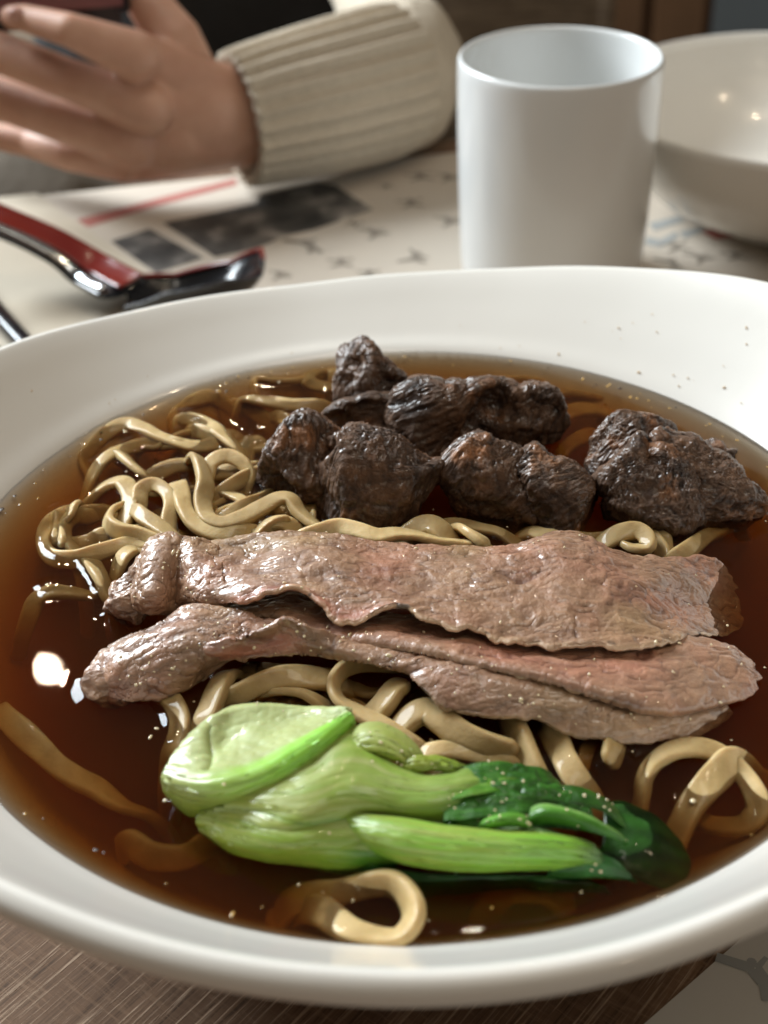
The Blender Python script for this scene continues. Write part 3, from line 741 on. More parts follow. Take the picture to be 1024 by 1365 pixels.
# upper slice
ROW0 = [(250,738,5),(283,724,8),(328,716,9),(380,712,10),(430,714,9.5),(476,719,10),(539,724,9.5),(610,728,9),(679,730,9.5),(712,722,10.5),(744,709,11),(776,712,10.5),(808,731,8),(850,746,5.5),(895,745,4),(930,742,2.2),(960,753,.3),(978,770,-1.6)]
ROW1 = [(262,768,10),(330,745,11.5),(420,742,12.5),(500,752,12),(600,757,12),(700,752,12.5),(770,745,12.5),(840,770,8.5),(900,772,5),(945,775,.8),(985,788,-2.5)]
ROW2 = [(285,792,11),(340,780,13),(420,785,13),(500,795,13),(600,805,12.5),(700,812,12),(800,815,10.5),(870,815,7),(925,815,1),(990,818,-5)]
ROW3 = [(300,805,10),(335,803,12),(365,792,14.5),(393,786,15),(425,806,13.5),(446,828,12),(476,830,12),(513,811,14),(543,810,14),(566,823,13.5),(599,840,12),(629,841,12),(672,857,11),(720,862,10.5),(798,865,9.5),(841,867,8.5),(888,859,6.5),(922,852,3.8),(955,852,-.6),(985,840,-5)]
ROW4 = [(305,812,8),(335,812,10),(365,802,12),(395,797,12.5),(425,816,11),(446,836,9.5),(476,838,9.5),(513,819,11.5),(543,817,11.5),(566,830,11),(599,848,9.5),(629,849,9.5),(672,865,8.5),(720,870,8),(798,873,7.5),(841,875,6.5),(888,866,5),(922,858,3),(958,859,-.5),(984,850,-8)]
def add_slice(rows, nu, nv, thick, seed, lab, pinkf, amp=1.0):
    G = loft(rows, nu, nv)
    o = empty('beef_slice', G.reshape(-1, 3).mean(0) * np.array([1, 1, 0]) + np.array([0, 0, SZ]), lab, 'beef slice', 'thin boiled beef slices')
    th = thick * (1 - 0.75 * np.clip((np.linspace(0, 1, nu)[None, :] - 0.80) / 0.2, 0, 1)) * np.ones((nv, 1))
    s = beef_slice('meat', G, th, seed, pinkf(nv, nu), None, amp); s.location = (0, 0, 0); keep(s, o)
    return o
sliceA = add_slice([ROW0, ROW1, ROW2, ROW3], 520, 150, 0.0012, 3, 'upper thin beef slice, broad and wrinkled, lying highest over the noodles',
    lambda nv, nu: 0.12 + edge_pink(nv, nu, 0.97, 0.02, 0.30, 0.12, 0.75) + edge_pink(nv, nu, 0.72, 0.70, 0.9, 0.22, 0.30))
# crumpled left end of the upper slice
def meat_lump(name, outline, zmm, depth, seed, parent, pink=0.1, amp=1.7, fine=0.42):
    oc = np.array(outline).mean(0); outline = [tuple(oc + (np.array(p) - oc) * 1.12) for p in outline]
    V, Fc, h, lump = blob(outline, zmm, depth, seed, (1, .2, .1), amp, ico=(ICO6, ICOF6), sq=0.7, facets=0.16, fine=fine)
    t = h[:, None]; c = np.array([0.14, 0.068, 0.04]) * (1 - t) + np.array([0.36, 0.21, 0.125]) * t
    p = np.clip(pink + 0.4 * fbm(V * 120, 2, seed), 0, 1)[:, None] * .5; c = c * (1 - p) + np.array([0.42, 0.18, 0.13]) * p
    FOOD.append(V[::3])
    o = mesh_obj(name, V, Fc, M_SLICE, None, True, c); keep(o, parent); return o
FOLD = [[(196,726,8),(206,716,10.5),(225,714,11.5),(246,717,11),(268,724,10),(292,732,9)],
 [(188,750,8),(203,740,11.5),(222,738,12),(240,746,10.2),(262,744,11.6),(298,748,11)],
 [(181,782,7),(198,770,10.8),(216,772,10.8),(234,782,7.6),(256,766,11.4),(276,772,12),(304,770,11.5)],
 [(178,800,5),(196,796,9),(214,800,8.6),(232,806,4.6),(250,790,9.4),(274,796,10.6),(308,790,11)],
 [(184,814,1.5),(202,816,5),(220,818,4.4),(236,816,2.6),(252,808,5.5),(276,812,7.6),(312,806,9)]]
def fold(rows, parent, seed):
    G = loft(rows, 150, 110); o = beef_slice('crumpled_fold', G, 0.0012, seed, np.full((110, 150), 0.12), None, 1.3); keep(o, parent)
fold(FOLD, sliceA, 91)
meat_lump('crumpled_fold', P3([(345,340),(375,290),(380,240),(420,190),(460,175),(480,220),(450,300),(470,335),(560,345),(560,365),(440,375),(360,365)], c6), 2.5, 0.8, 305, sliceA, 0.0)

# middle slice, showing between the upper and the lower one
D0 = [(285,806,5),(360,792,6),(440,800,6),(500,812,6.5),(560,822,6.5),(640,838,7),(720,852,6.5),(800,860,6),(880,858,5),(930,852,4),(975,864,2.5),(1006,886,.8)]
D1 = [(292,818,6.5),(360,806,7.5),(440,826,7.5),(500,836,8),(570,850,8.5),(640,866,8.5),(720,878,8),(800,888,7.2),(880,886,5.8),(940,882,4.3),(990,894,2.4),(1015,908,.8)]
D2 = [(300,828,7),(365,817,8.5),(435,843,8.8),(500,853,9.5),(570,865,10),(640,882,10.4),(720,897,10),(790,915,8.8),(860,934,7),(920,938,4.8),(975,930,2.4),(1010,926,.4)]
D3 = [(304,834,6.5),(370,824,8),(430,851,8.2),(500,860,9),(570,872,9.6),(640,890,9.8),(720,907,9.2),(785,927,7.8),(840,944,6),(890,949,4.4),(925,944,2.6),(1000,933,-.2)]
sliceD = add_slice([D0, D1, D2, D3], 460, 110, 0.0013, 33, 'middle thin beef slice, pinkish with pale fat bits, pressed between the other two slices',
    lambda nv, nu: 0.05 + edge_pink(nv, nu, 0.45, 0.2, 0.8, 0.35, 0.5), 0.8)
# lower slice: curled pink end at the left, hanging flap toward the bok choy
B0 = [(262,868,7),(300,852,10.5),(350,836,13),(382,823,14.5),(408,833,13.4),(440,848,10.5),(500,854,7),(570,864,6.5),(640,882,6.6),(720,898,6),(785,918,5.2),(840,938,4),(900,944,2.4),(960,938,.5)]
B1 = [(264,875,6.5),(300,862,9),(350,848,11),(382,838,12),(410,847,11.5),(445,860,10),(500,866,9),(570,880,9),(640,900,8.8),(720,917,7.6),(800,942,5.6),(870,955,3.4),(930,955,1.4),(965,946,0)]
B2 = [(266,884,4.6),(300,871,7),(350,863,8.5),(382,858,9.5),(415,861,9.8),(450,868,9.4),(505,876,9),(560,893,8.8),(625,922,7.6),(715,938,6.2),(795,962,3.8),(860,971,2.2),(930,968,0),(970,950,-1)]
B4 = [(268,892,3),(300,878,5.5),(350,874,7),(382,875,7.5),(430,872,8),(463,878,8),(513,890,8),(546,900,7.6),(575,930,6.5),(613,954,5),(662,957,5),(714,960,4.2),(747,973,2.6),(791,985,1.2),(848,988,.4),(898,985,-.4),(932,980,-1.4),(972,955,-2)]
sliceB = add_slice([B0, B1, B2, B4], 520, 120, 0.0013, 23, 'lower thin beef slice with a pink curled edge, hanging toward the bok choy',
    lambda nv, nu: 0.05 + edge_pink(nv, nu, 0.62, 0.0, 0.20, 0.3, 1.0), 0.85)
# left lobe and the layer that leads under the upper slice
C0 = [(236,828,6),(262,812,8),(300,808,9),(345,820,9),(420,846,8),(470,858,7)]
C1 = [(200,842,5.5),(246,832,8),(300,832,8.5),(345,842,8),(420,856,7),(470,866,6.5)]
C2 = [(150,868,3),(190,852,7),(240,848,8.5),(290,850,8.5),(330,856,7.5),(400,864,6.5)]
C3 = [(120,896,.6),(160,882,5),(210,876,7),(255,874,7),(290,872,6.5),(330,872,5.5)]
C4 = [(112,915,-1.5),(150,910,2),(200,905,4),(240,898,4.5),(268,888,4),(300,884,3)]
C5 = [(125,930,-3),(160,936,-1),(200,934,0),(230,924,.6),(255,908,1),(275,898,1)]
sliceC = add_slice([C0, C1, C2, C3, C4, C5], 300, 130, 0.0018, 43, 'small thin beef slice end, wet and rounded, dipping into broth at the left',
    lambda nv, nu: np.full((nv, nu), 0.12), 0.9)
meat_lump('rounded_end', P3([(270,560),(300,525),(350,520),(400,560),(410,610),(380,635),(320,620),(285,595)], c6), 0.2, 0.8, 311, sliceC, 0.0, 0.4)

# ------------------------------------------------------------------ bok choy
def lerp3(a, b, t): return np.asarray(a) * (1 - t) + np.asarray(b) * t
choy = empty('bok_choy', tuple(W(480, 1080, SZ)), 'halved green bok choy with pale stalks and dark leaves floating in the soup', 'bok choy')
PALE = np.array([0.35, 0.39, 0.15]); YEL = np.array([0.25, 0.30, 0.026]); GRN = np.array([0.11, 0.26, 0.013]); BRT = np.array([0.26, 0.58, 0.05]); DRK = np.array([0.010, 0.046, 0.004]); MID = np.array([0.045, 0.16, 0.008])

def veg(name, rows, crop, nu, nv, thick, colf, mat, amp=0.0004, seed=0, freq=120, up=True):
    G = loft(rows, nu, nv, crop)
    N = grid_normals(G)
    if N[..., 2].mean() < 0: N = -N
    v = np.linspace(0, 1, nv)[:, None]; u = np.linspace(0, 1, nu)[None, :]
    h = amp * fbm(G * freq, 3, seed)
    if name == 'stem_base': h = h - 0.0011 * np.exp(-((u + 0.05 * vn(G * 110, 9) - 0.16 - 0.10 * v) / 0.022) ** 2) * np.clip((v - .08) * 9, 0, 1) * (v < .42) + 0.00009 * vn(G * 900, 91) * (v < .42)
    fibre = 0.00016 * fbm(np.stack([u * 4 + 0 * v, v * 26 + u * 2, 0 * u + 0 * v + seed], -1), 3, seed + 9)
    ribs = fibre + 0.00003 * np.sin(v * 34 + 6 * vn(G * 40, seed + 4)) * (0.5 + 0.5 * vn(G * 90, seed + 6))
    G = G + N * (h + (ribs if mat is M_CHOY else 0))[..., None]
    col = colf(np.broadcast_to(u, (nv, nu))[..., None], np.broadcast_to(v, (nv, nu))[..., None], G)
    FOOD.append(G.reshape(-1, 3)[::2]); SHEETS.append(G.reshape(-1, 3)[::3])
    o = slab(name, G, thick, mat, None, col, True, 0.3); keep(o, choy); return o

# stem base with its cut face and rim
def c_base(u, v, G):
    n = fbm(G * 160, 3, 5)[..., None]
    sx = u + 0.05 * vn(G * 110, 9)[..., None]; vein = np.exp(-((np.abs(sx - 0.16 - 0.10 * v) - 0.0) / 0.02) ** 2) * np.clip((v - .08) * 9, 0, 1)
    face = lerp3(PALE * 1.02, np.array([0.45, 0.52, 0.22]), np.clip(0.30 + 0.6 * n + 0.8 * vein - 0.5 * np.clip(.12 - u, 0, 1) * 6, 0, 1))
    rim = lerp3(lerp3(PALE, YEL, .5), BRT, np.clip(u * 2.2 - 0.35, 0, 1))
    side = lerp3(lerp3(PALE, YEL, .55), lerp3(YEL, GRN, .5), np.clip((v - .55) * 2.2, 0, 1))
    a = np.clip((v - 0.40) * 18, 0, 1); b = np.clip((v - 0.66) * 14, 0, 1)
    return (face * (1 - a) + rim * a) * (1 - b) + side * b
veg('stem_base', [
    [(205,205,6),(285,132,8.5),(350,104,8.5),(470,100,8),(610,112,8),(742,122,10)],
    [(160,250,7.5),(235,205,8.6),(300,240,6.8),(400,200,7.6),(540,180,7.6),(735,128,10.4)],
    [(112,305,7.6),(190,300,8.6),(300,300,8.6),(440,262,9.2),(600,195,9.6),(738,130,10.8)],
    [(98,335,7.6),(180,365,9),(300,368,10.4),(450,318,11.2),(610,228,11.4),(744,136,11)],
    [(96,352,6.6),(185,392,8),(310,396,9.2),(470,350,10),(625,252,10.4),(748,150,10)],
    [(108,385,3.5),(190,435,4.5),(330,428,6),(500,400,7),(650,310,7.6),(752,190,8)],
    [(150,430,-.5),(215,474,0),(340,452,2),(540,450,3),(690,380,4),(758,240,5.5)]], cB, 220, 130, 0.0022, c_base, M_CHOY, 0.0003, 61, 170)
# the wide stalk body that runs on from the base: top ridge, crease, outer belly
def streak(u, v, k, seed):
    return fbm(np.concatenate([u * 5 + 0 * v, v * k + 1.5 * u + 0 * u, 0 * u + 0 * v + seed], -1), 3, seed)[..., None]
def c_body(u, v, G):
    st = streak(u, v, 30, 8)
    g = np.clip(.05 + .75 * np.clip(u * 1.25 - .2, 0, 1) + .30 * np.clip(v - .35, 0, 1) + .42 * st, 0, 1)
    c = lerp3(lerp3(PALE, YEL, np.clip(.45 + .6 * v + .3 * st, 0, 1)), lerp3(YEL, GRN, .85), g)
    glass = np.exp(-((v - .53) / .06) ** 2) * np.clip((u - .45) * 5, 0, 1) * np.clip((.95 - u) * 5, 0, 1)
    c = lerp3(c, np.array([.42, .46, .30]), glass * .8)
    dk = np.clip((u - .74) * 4 + .9 * st * np.clip(u * 3 - 1.5, 0, 1), 0, 1)
    c = lerp3(c, MID, dk)
    cre = np.exp(-((v - .46 - .05 * u) / .018) ** 2) * np.clip(u * 4, 0, 1) * np.clip((.6 - u) * 5, 0, 1)
    return lerp3(c, GRN * .8, cre * .6)
veg('stalk', [
    [(560,330,8),(660,260,9),(740,200,9),(820,260,8.6),(880,310,8.4),(960,345,8),(1060,345,7.6),(1160,325,7),(1270,345,4.6)],
    [(420,400,8),(560,380,9.6),(680,320,10.4),(780,320,10),(880,365,9.4),(980,390,9),(1080,385,9),(1180,375,8),(1320,395,4.6)],
    [(330,430,6.6),(460,440,8.6),(580,450,9.4),(700,410,9.6),(800,420,8.8),(900,445,8),(1000,450,8),(1100,440,7.8),(1200,430,6.6),(1320,450,3.6)],
    [(250,460,4),(400,470,6.6),(520,510,8),(640,500,7),(740,480,6),(840,480,5.2),(950,500,4.8),(1060,510,4.6),(1160,505,3.6),(1290,510,1.6)],
    [(215,480,2.4),(340,510,4.6),(460,540,6.4),(560,560,6.8),(640,560,6),(720,560,5),(800,560,4),(900,570,3.4),(1000,575,2.8)],
    [(225,510,.6),(320,560,2.4),(430,590,3.6),(540,600,4),(640,610,3.2),(720,620,2),(800,630,.6),(900,640,-.6)],
    [(245,530,-2),(330,592,-1),(440,622,-.4),(550,640,-.5),(640,655,-1.4),(720,670,-2.6),(800,680,-4),(880,690,-6)]], cB, 260, 160, 0.0022, c_body, M_CHOY, 0.0004, 63)
# inner yellow-white stalk
veg('stalk', [
    [(735,210,8),(770,175,9.5),(830,165,10),(890,190,9.6),(940,230,9),(972,285,8)],
    [(730,235,8.6),(780,215,10.8),(840,215,11.4),(890,240,11),(935,270,10),(985,300,8.4)],
    [(740,262,8.4),(790,262,9.6),(840,275,10),(890,292,9.8),(940,300,9),(990,312,8)]], cB, 90, 40, 0.002,
    lambda u, v, G: lerp3(lerp3(PALE, YEL, .35), YEL, np.clip(v * .8 + .2 * u, 0, 1)), M_CHOY, 0.0002, 64)
veg('stalk', [
    [(900,290,9),(960,288,9.6),(1020,282,9.4),(1080,296,8.6),(1130,312,7)],
    [(905,304,9),(960,304,10),(1020,302,9.8),(1080,314,9),(1130,326,7)],
    [(915,318,8.4),(965,322,9),(1020,322,8.8),(1080,330,8),(1120,338,6.6)]], cB, 60, 24, 0.0016,
    lambda u, v, G: lerp3(YEL, lerp3(YEL, GRN, .6), np.clip(u * 1.2 - .2, 0, 1)), M_CHOY, 0.0004, 65, 300)
# lower bright stalk (c2 crop)
veg('stalk', [
    [(-215,262,4),(-120,276,6),(-20,288,6.8),(60,298,7),(150,312,7.2),(240,322,7),(330,328,6.8),(420,338,6.2),(490,350,5.4),(540,370,4)],
    [(-215,268,4.4),(-120,296,7),(-20,314,8.4),(50,324,8.8),(150,336,9),(250,345,8.8),(340,350,8.4),(430,358,7.6),(500,368,6),(555,385,4)],
    [(-210,276,3.4),(-120,322,5.4),(-20,354,7),(50,368,7.4),(150,378,7.6),(250,382,7.4),(340,382,7),(430,384,6),(500,388,4.6),(560,398,3)],
    [(-200,284,1.5),(-110,345,1.6),(-20,388,2.6),(60,408,3.4),(150,418,3.6),(250,418,3.6),(340,412,3.2),(430,408,2.6),(500,405,2),(560,408,1.4)]], c2, 170, 60, 0.0024,
    lambda u, v, G: lerp3(lerp3(lerp3(YEL, PALE, .25), lerp3(GRN, BRT, .4), np.clip(.15 + u * .5 + v * .4 + .5 * streak(u, v, 18, 66), 0, 1)), DRK * 1.6, np.clip((u - .86) * 7, 0, 1)), M_CHOY, 0.0002, 66)
# translucent pale flap above it
veg('stalk', [
    [(120,300,6),(220,312,6.2),(320,306,6.6),(400,312,6),(450,330,5)],
    [(120,318,6.6),(220,326,7),(320,326,7.2),(400,332,6.6),(470,346,5)],
    [(120,336,6.6),(220,342,6.8),(320,344,6.8),(400,350,6),(480,362,4.6)]], c2, 70, 24, 0.0012,
    lambda u, v, G: lerp3(np.array([.30, .38, .20]), MID, np.clip(u * .9, 0, 1)), M_CHOY, 0.0003, 67)
# leaves
def leafcol(a, b, s):
    def f(u, v, G):
        n = fbm(G * 230, 3, s)[..., None]; r = ridged(G * 150, 2, s + 3)[..., None]
        return lerp3(a, b, np.clip(.35 + .55 * n + .35 * np.maximum(r, 0), 0, 1))
    return f
veg('leaf', [
    [(120,150,5.6),(200,132,7),(280,132,7.4),(350,146,6.6),(410,170,5),(470,205,3.4)],
    [(90,190,7),(190,176,8.4),(280,172,8.8),(360,186,8),(430,212,6.4),(510,245,4)],
    [(80,235,7),(190,222,8.6),(280,216,8.8),(370,228,8),(450,250,6.4),(540,280,4)],
    [(100,280,6.6),(200,270,7.6),(290,264,7.6),(380,270,7),(470,286,5.4),(560,305,3)],
    [(130,318,5.4),(220,314,5.8),(300,308,5.8),(390,304,5),(480,310,4),(570,325,2)]], c2, 200, 140, 0.0008, leafcol(DRK * 1.0, np.array([.035, .14, .012]), 171), M_LEAF, 0.0018, 171, 260)
def blade(top, mid, bot, seed, a, b, amp=0.0007):
    mid = [(x, y, z - 0.9) for x, y, z in mid]
    veg('leaf', [top, mid, bot], c2, 110, 44, 0.0005,
        lambda u, v, G: lerp3(lerp3(a, b, np.clip(.45 + .9 * streak(u, v, 16, seed) + .35 * (1 - v) - .2, 0, 1)), DRK, np.clip(u * 1.5 - .75 + .5 * fbm(G * 160, 2, seed)[..., None], 0, 1) * .8), M_LEAF, amp, seed, 170)
blade([(110,150,7),(170,128,8.4),(240,120,8.8),(310,122,8),(380,134,6.4),(415,152,4.6)], [(120,175,8),(190,160,9.4),(260,152,9.8),(330,152,8.6),(390,160,6.8),(430,175,4.6)], [(130,205,8.4),(200,195,9),(270,188,9),(340,186,7.8),(400,190,6),(440,200,4)], 71, DRK * 1.6, np.array([.055, .18, .016]), 0.0011)
blade([(60,190,7.6),(140,170,9),(220,160,9.6),(290,160,9.2),(340,166,8.2)], [(70,215,8.4),(150,195,10),(230,184,10.4),(300,178,9.8),(344,170,8.4)], [(80,240,8.4),(160,222,9.4),(240,206,9.6),(310,190,9),(348,174,8)], 171, MID, np.array([.17, .33, .04]))
blade([(100,240,8.2),(180,215,9.4),(260,205,9.8),(340,210,9),(420,222,7.6),(490,246,5.6)], [(110,262,8.8),(190,242,10),(270,232,10.2),(350,236,9.2),(430,246,7.6),(510,264,5.4)], [(110,285,8.4),(200,275,9),(280,266,9),(360,266,8),(440,270,6.6),(520,280,4.8)], 172, DRK * 1.3, np.array([.045, .16, .014]), 0.0012)
blade([(140,282,7.6),(220,268,8.6),(300,262,8.6),(380,270,7.4),(460,286,5.6)], [(150,298,7.8),(230,290,8.6),(310,286,8.4),(390,292,7),(480,302,5)], [(150,312,6.6),(240,310,7),(320,308,6.8),(400,308,5.8),(490,312,4)], 173, DRK * 1.3, np.array([.04, .14, .014]), 0.0009)
veg('leaf', [
    [(345,262,7),(380,240,8.6),(440,248,8.6),(500,264,8),(560,296,6.4),(605,325,4.4),(625,345,3)],
    [(345,278,7.6),(400,262,9.4),(460,268,9.6),(520,288,8.6),(570,312,7),(610,334,4.8),(628,347,3)],
    [(350,296,6.6),(420,294,7.4),(480,304,7.4),(540,320,6.8),(580,332,5.6),(612,342,4.4),(630,350,3)]], c2, 110, 40, 0.0009,
    lambda u, v, G: lerp3(lerp3(np.array([.22, .40, .10]), MID, np.clip(v * 2.2, 0, 1)), DRK * 2, np.clip(v * 1.6 - .7 + .3 * u, 0, 1)), M_LEAF, 0.0004, 72)
veg('leaf', [
    [(215,285,8),(255,265,9.6),(300,258,10),(335,266,9),(350,285,7)],
    [(205,298,8),(255,285,10),(305,280,10),(340,290,9),(355,300,6.8)],
    [(210,308,7),(260,304,8),(310,300,8),(345,305,7),(356,312,5.6)]], c2, 60, 30, 0.0009, leafcol(MID * 1.1, np.array([.16, .40, .05]), 73), M_LEAF, 0.0005, 73)
veg('leaf', [
    [(420,185,4.5),(470,190,4.4),(520,205,3.6),(560,225,2.4),(570,240,1)],
    [(430,215,5),(490,215,5),(540,228,4),(575,245,2.4),(600,262,1)],
    [(440,245,5),(500,245,5),(560,262,3.6),(600,290,2),(630,315,.6)]], c2, 70, 40, 0.0008, leafcol(DRK, MID * .8, 74), M_LEAF, 0.0008, 74)
veg('leaf', [
    [(560,235,-0.4),(600,228,-0.2),(650,242,-0.4),(700,270,-1.0),(745,310,-1.8),(780,350,-2.8)],
    [(560,275,0.4),(610,275,0.8),(660,292,0.4),(710,318,-0.4),(755,352,-1.6),(792,385,-3.4)],
    [(560,330,0.4),(620,335,0.6),(670,345,0.2),(720,365,-0.8),(765,390,-2.2),(800,412,-4.0)],
    [(540,385,-0.6),(610,392,-0.4),(670,402,-1.0),(720,415,-2.0),(760,432,-3.4),(785,448,-5.0)],
    [(500,420,-1.6),(580,432,-1.6),(650,450,-2.4),(700,468,-3.4),(735,480,-4.6),(750,486,-6.0)]], c2, 140, 90, 0.0008,
    lambda u, v, G: lerp3(DRK * .8, DRK * 1.9, np.clip(.4 + .6 * fbm(G * 140, 3, 76)[..., None] + .3 * np.sin(v * 22 + u * 6), 0, 1)), M_LEAF, 0.0008, 75)
veg('leaf', [
    [(420,395,3),(480,388,3.4),(530,375,3.4),(570,385,2.6),(600,405,1.4)],
    [(410,415,2.8),(480,415,3.6),(540,405,3.4),(590,415,2),(630,430,.6)],
    [(400,436,1),(480,445,1.4),(550,445,1.2),(610,450,.2),(660,462,-1)]], c2, 80, 36, 0.0009, leafcol(DRK * 1.2, np.array([.035, .15, .035]), 77), M_LEAF, 0.0005, 77)
veg('leaf', [
    [(-140,400,0),(-60,415,.6),(60,430,.6),(180,436,.6),(300,434,.6),(420,440,.2),(520,450,-.6)],
    [(-140,430,-1),(-60,450,-.4),(60,462,-.6),(180,462,-.8),(300,456,-.4),(420,462,-.6),(560,470,-1.6)],
    [(-120,470,-4),(-60,490,-4),(60,498,-4),(180,488,-3.6),(300,476,-2.6),(420,480,-2.6),(580,490,-4)]], c2, 130, 40, 0.001, leafcol(DRK * .8, DRK * 1.6, 78), M_LEAF, 0.0008, 78)

# ------------------------------------------------------------------ broth
def make_broth():
    P = np.concatenate(FOOD); P = P[np.abs(P[:, 2] - SZ) < 0.0009]
    n = 440; R = 0.1004
    xs = np.linspace(-R, R, n); X, Y = np.meshgrid(xs, xs); rad = np.hypot(X, Y)
    # distance to the nearest wet edge, on a raster
    cell = xs[1] - xs[0]; occ = np.full((n, n), 1e3)
    ix = np.clip(np.round((P[:, 0] - BC[0] + R) / cell).astype(int), 0, n - 1); iy = np.clip(np.round((P[:, 1] - BC[1] + R) / cell).astype(int), 0, n - 1)
    occ[iy, ix] = 0
    D = occ
    for _ in range(14):      # chamfer-like relaxation
        for dy, dx, c in ((0, 1, 1), (0, -1, 1), (1, 0, 1), (-1, 0, 1), (1, 1, 1.414), (1, -1, 1.414), (-1, 1, 1.414), (-1, -1, 1.414)):
            D = np.minimum(D, np.roll(np.roll(D, dy, 0), dx, 1) + c)
    D = D * cell
    h = 0.00040 * np.exp(-(D / 0.0011) ** 1.3)
    k = np.array([1, 4, 6, 4, 1.0]) / 16
    for _ in range(2):
        h = np.apply_along_axis(lambda a: np.convolve(a, k, 'same'), 0, h); h = np.apply_along_axis(lambda a: np.convolve(a, k, 'same'), 1, h)
    h += 0.000012 * vn(np.stack([X * 90, Y * 90, X * 0], -1), 3)
    wall = np.clip((rad - 0.0975) / 0.0025, 0, 1); h = h + 0.0004 * wall ** 2
    m = rad < 0.0992
    ids = -np.ones((n, n), int); ids[m] = np.arange(m.sum())
    V = np.stack([X[m] + BC[0], Y[m] + BC[1], SZ + h[m]], 1)
    q = m[:-1, :-1] & m[1:, :-1] & m[:-1, 1:] & m[1:, 1:]
    i, j = np.nonzero(q); Fq = np.stack([ids[i, j], ids[i, j + 1], ids[i + 1, j + 1], ids[i + 1, j]], 1)
    used = np.unique(Fq); remap = -np.ones(len(V), int); remap[used] = np.arange(len(used)); V = V[used]; Fq = remap[Fq]
    bm = bmesh.new(); vs = [bm.verts.new(v) for v in V]
    for f in Fq: bm.faces.new([vs[a] for a in f])
    be = [e for e in bm.edges if e.is_boundary]
    # skirt from the raster border out to a clean circle, then down the wall to the bottom
    bv = set(v for e in be for v in e.verts)
    def extr(fn):
        nonlocal be
        r = bmesh.ops.extrude_edge_only(bm, edges=be); nv = [g for g in r['geom'] if isinstance(g, bmesh.types.BMVert)]
        be = [g for g in r['geom'] if isinstance(g, bmesh.types.BMEdge) and g.is_boundary]
        for v in nv:
            a = math.atan2(v.co.y - BC[1], v.co.x - BC[0]); rr, z = fn(a)
            v.co = (BC[0] + rr * math.cos(a), BC[1] + rr * math.sin(a), SZ + z)
    for rr, z in ((0.1012, 0.0005), (0.0985, -0.0032), (0.0905, -0.0125), (0.0765, -0.0290), (0.0565, -0.0412), (0.031, -0.0446)):
        extr(lambda a: (rr, z))
    c = bm.verts.new((BC[0], BC[1], SZ - 0.0452))
    for e in be:
        bm.faces.new([e.verts[0], e.verts[1], c])
    bmesh.ops.recalc_face_normals(bm, faces=bm.faces)
    me = bpy.data.meshes.new('broth'); bm.to_mesh(me); bm.free(); me.shade_smooth(); me.materials.append(M_BROTH)
    o = bpy.data.objects.new('broth', me); COL.objects.link(o)
    tag(o, 'clear dark brown soy broth filling the big white bowl', 'broth')
    return D, xs
DIST, XS = make_broth()

# droplets on broth and wet food; their pale cream colour paints the lamp sparkles
M_GLINT_DROP = plain('painted_glint_droplet', (0.80, 0.66, 0.42), 0.08, 1.0, var=0.15)
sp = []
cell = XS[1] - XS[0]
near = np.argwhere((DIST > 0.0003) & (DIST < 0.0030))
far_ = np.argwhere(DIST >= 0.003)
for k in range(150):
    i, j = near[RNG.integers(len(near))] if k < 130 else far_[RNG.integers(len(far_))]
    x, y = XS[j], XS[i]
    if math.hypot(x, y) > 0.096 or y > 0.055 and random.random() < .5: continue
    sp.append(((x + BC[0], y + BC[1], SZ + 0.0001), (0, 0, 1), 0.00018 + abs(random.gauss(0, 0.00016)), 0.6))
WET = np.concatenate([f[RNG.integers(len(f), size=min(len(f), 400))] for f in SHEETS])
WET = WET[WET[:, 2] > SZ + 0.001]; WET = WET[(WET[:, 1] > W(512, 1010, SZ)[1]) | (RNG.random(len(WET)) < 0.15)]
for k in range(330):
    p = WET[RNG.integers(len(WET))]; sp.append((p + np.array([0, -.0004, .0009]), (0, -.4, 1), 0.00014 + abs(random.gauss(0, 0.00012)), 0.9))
o = scatter_domes('glint_droplets', sp, M_GLINT_DROP); tag(o, kind='stuff')

M_FLECK = plain('dark_spice_fleck', (0.035, 0.018, 0.008), 0.4, 0.3, var=0.4, scale=300)
M_FAT = plain('golden_fat_eye', (0.42, 0.25, 0.07), 0.1, 0.8, var=0.2, scale=300)
fl1, fl2 = [], []
for k in range(90):
    th = math.radians(random.uniform(20, 170) if k < 65 else random.uniform(-170, 10)); r = 0.0985 - abs(random.gauss(0, 0.004))
    (fl1 if k % 3 == 0 else fl2).append(((BC[0] + r * math.cos(th), BC[1] + r * math.sin(th), SZ + 0.00008), (0, 0, 1), 0.00016 + abs(random.gauss(0, 0.00022)), 0.15))
tag(scatter_domes('spice_flecks', fl1, M_FLECK), kind='stuff'); tag(scatter_domes('fat_eyes', fl2, M_FAT), kind='stuff')

# ------------------------------------------------------------------ cup
def lathe(name, prof, c, mat, parent=None, n=160):
    return bowl_mesh(name, [(r, 0, z) for r, z in prof], c, lambda th: th * 0, 0.0, mat, parent, n, 5)
CUPC = W(733, 372, 0)
cup = lathe('tea_cup', [(r * 0.945, z) for r, z in [(0, .007), (.030, .007), (.0335, .0085), (.0348, .013), (.0352, .03), (.0358, .06), (.0361, .080), (.0363, .0848), (.0366, .0862), (.0374, .0869), (.0382, .0864), (.0386, .085), (.0387, .080), (.0385, .06), (.0378, .035), (.0368, .012), (.0358, .0035), (.0345, .0006), (.033, .0003), (.030, .0012), (0, .0014)]], CUPC, M_CUP); cup.scale = (1, 1, 1)
tag(cup, 'tall white handleless porcelain tea cup standing behind the noodle bowl', 'cup')

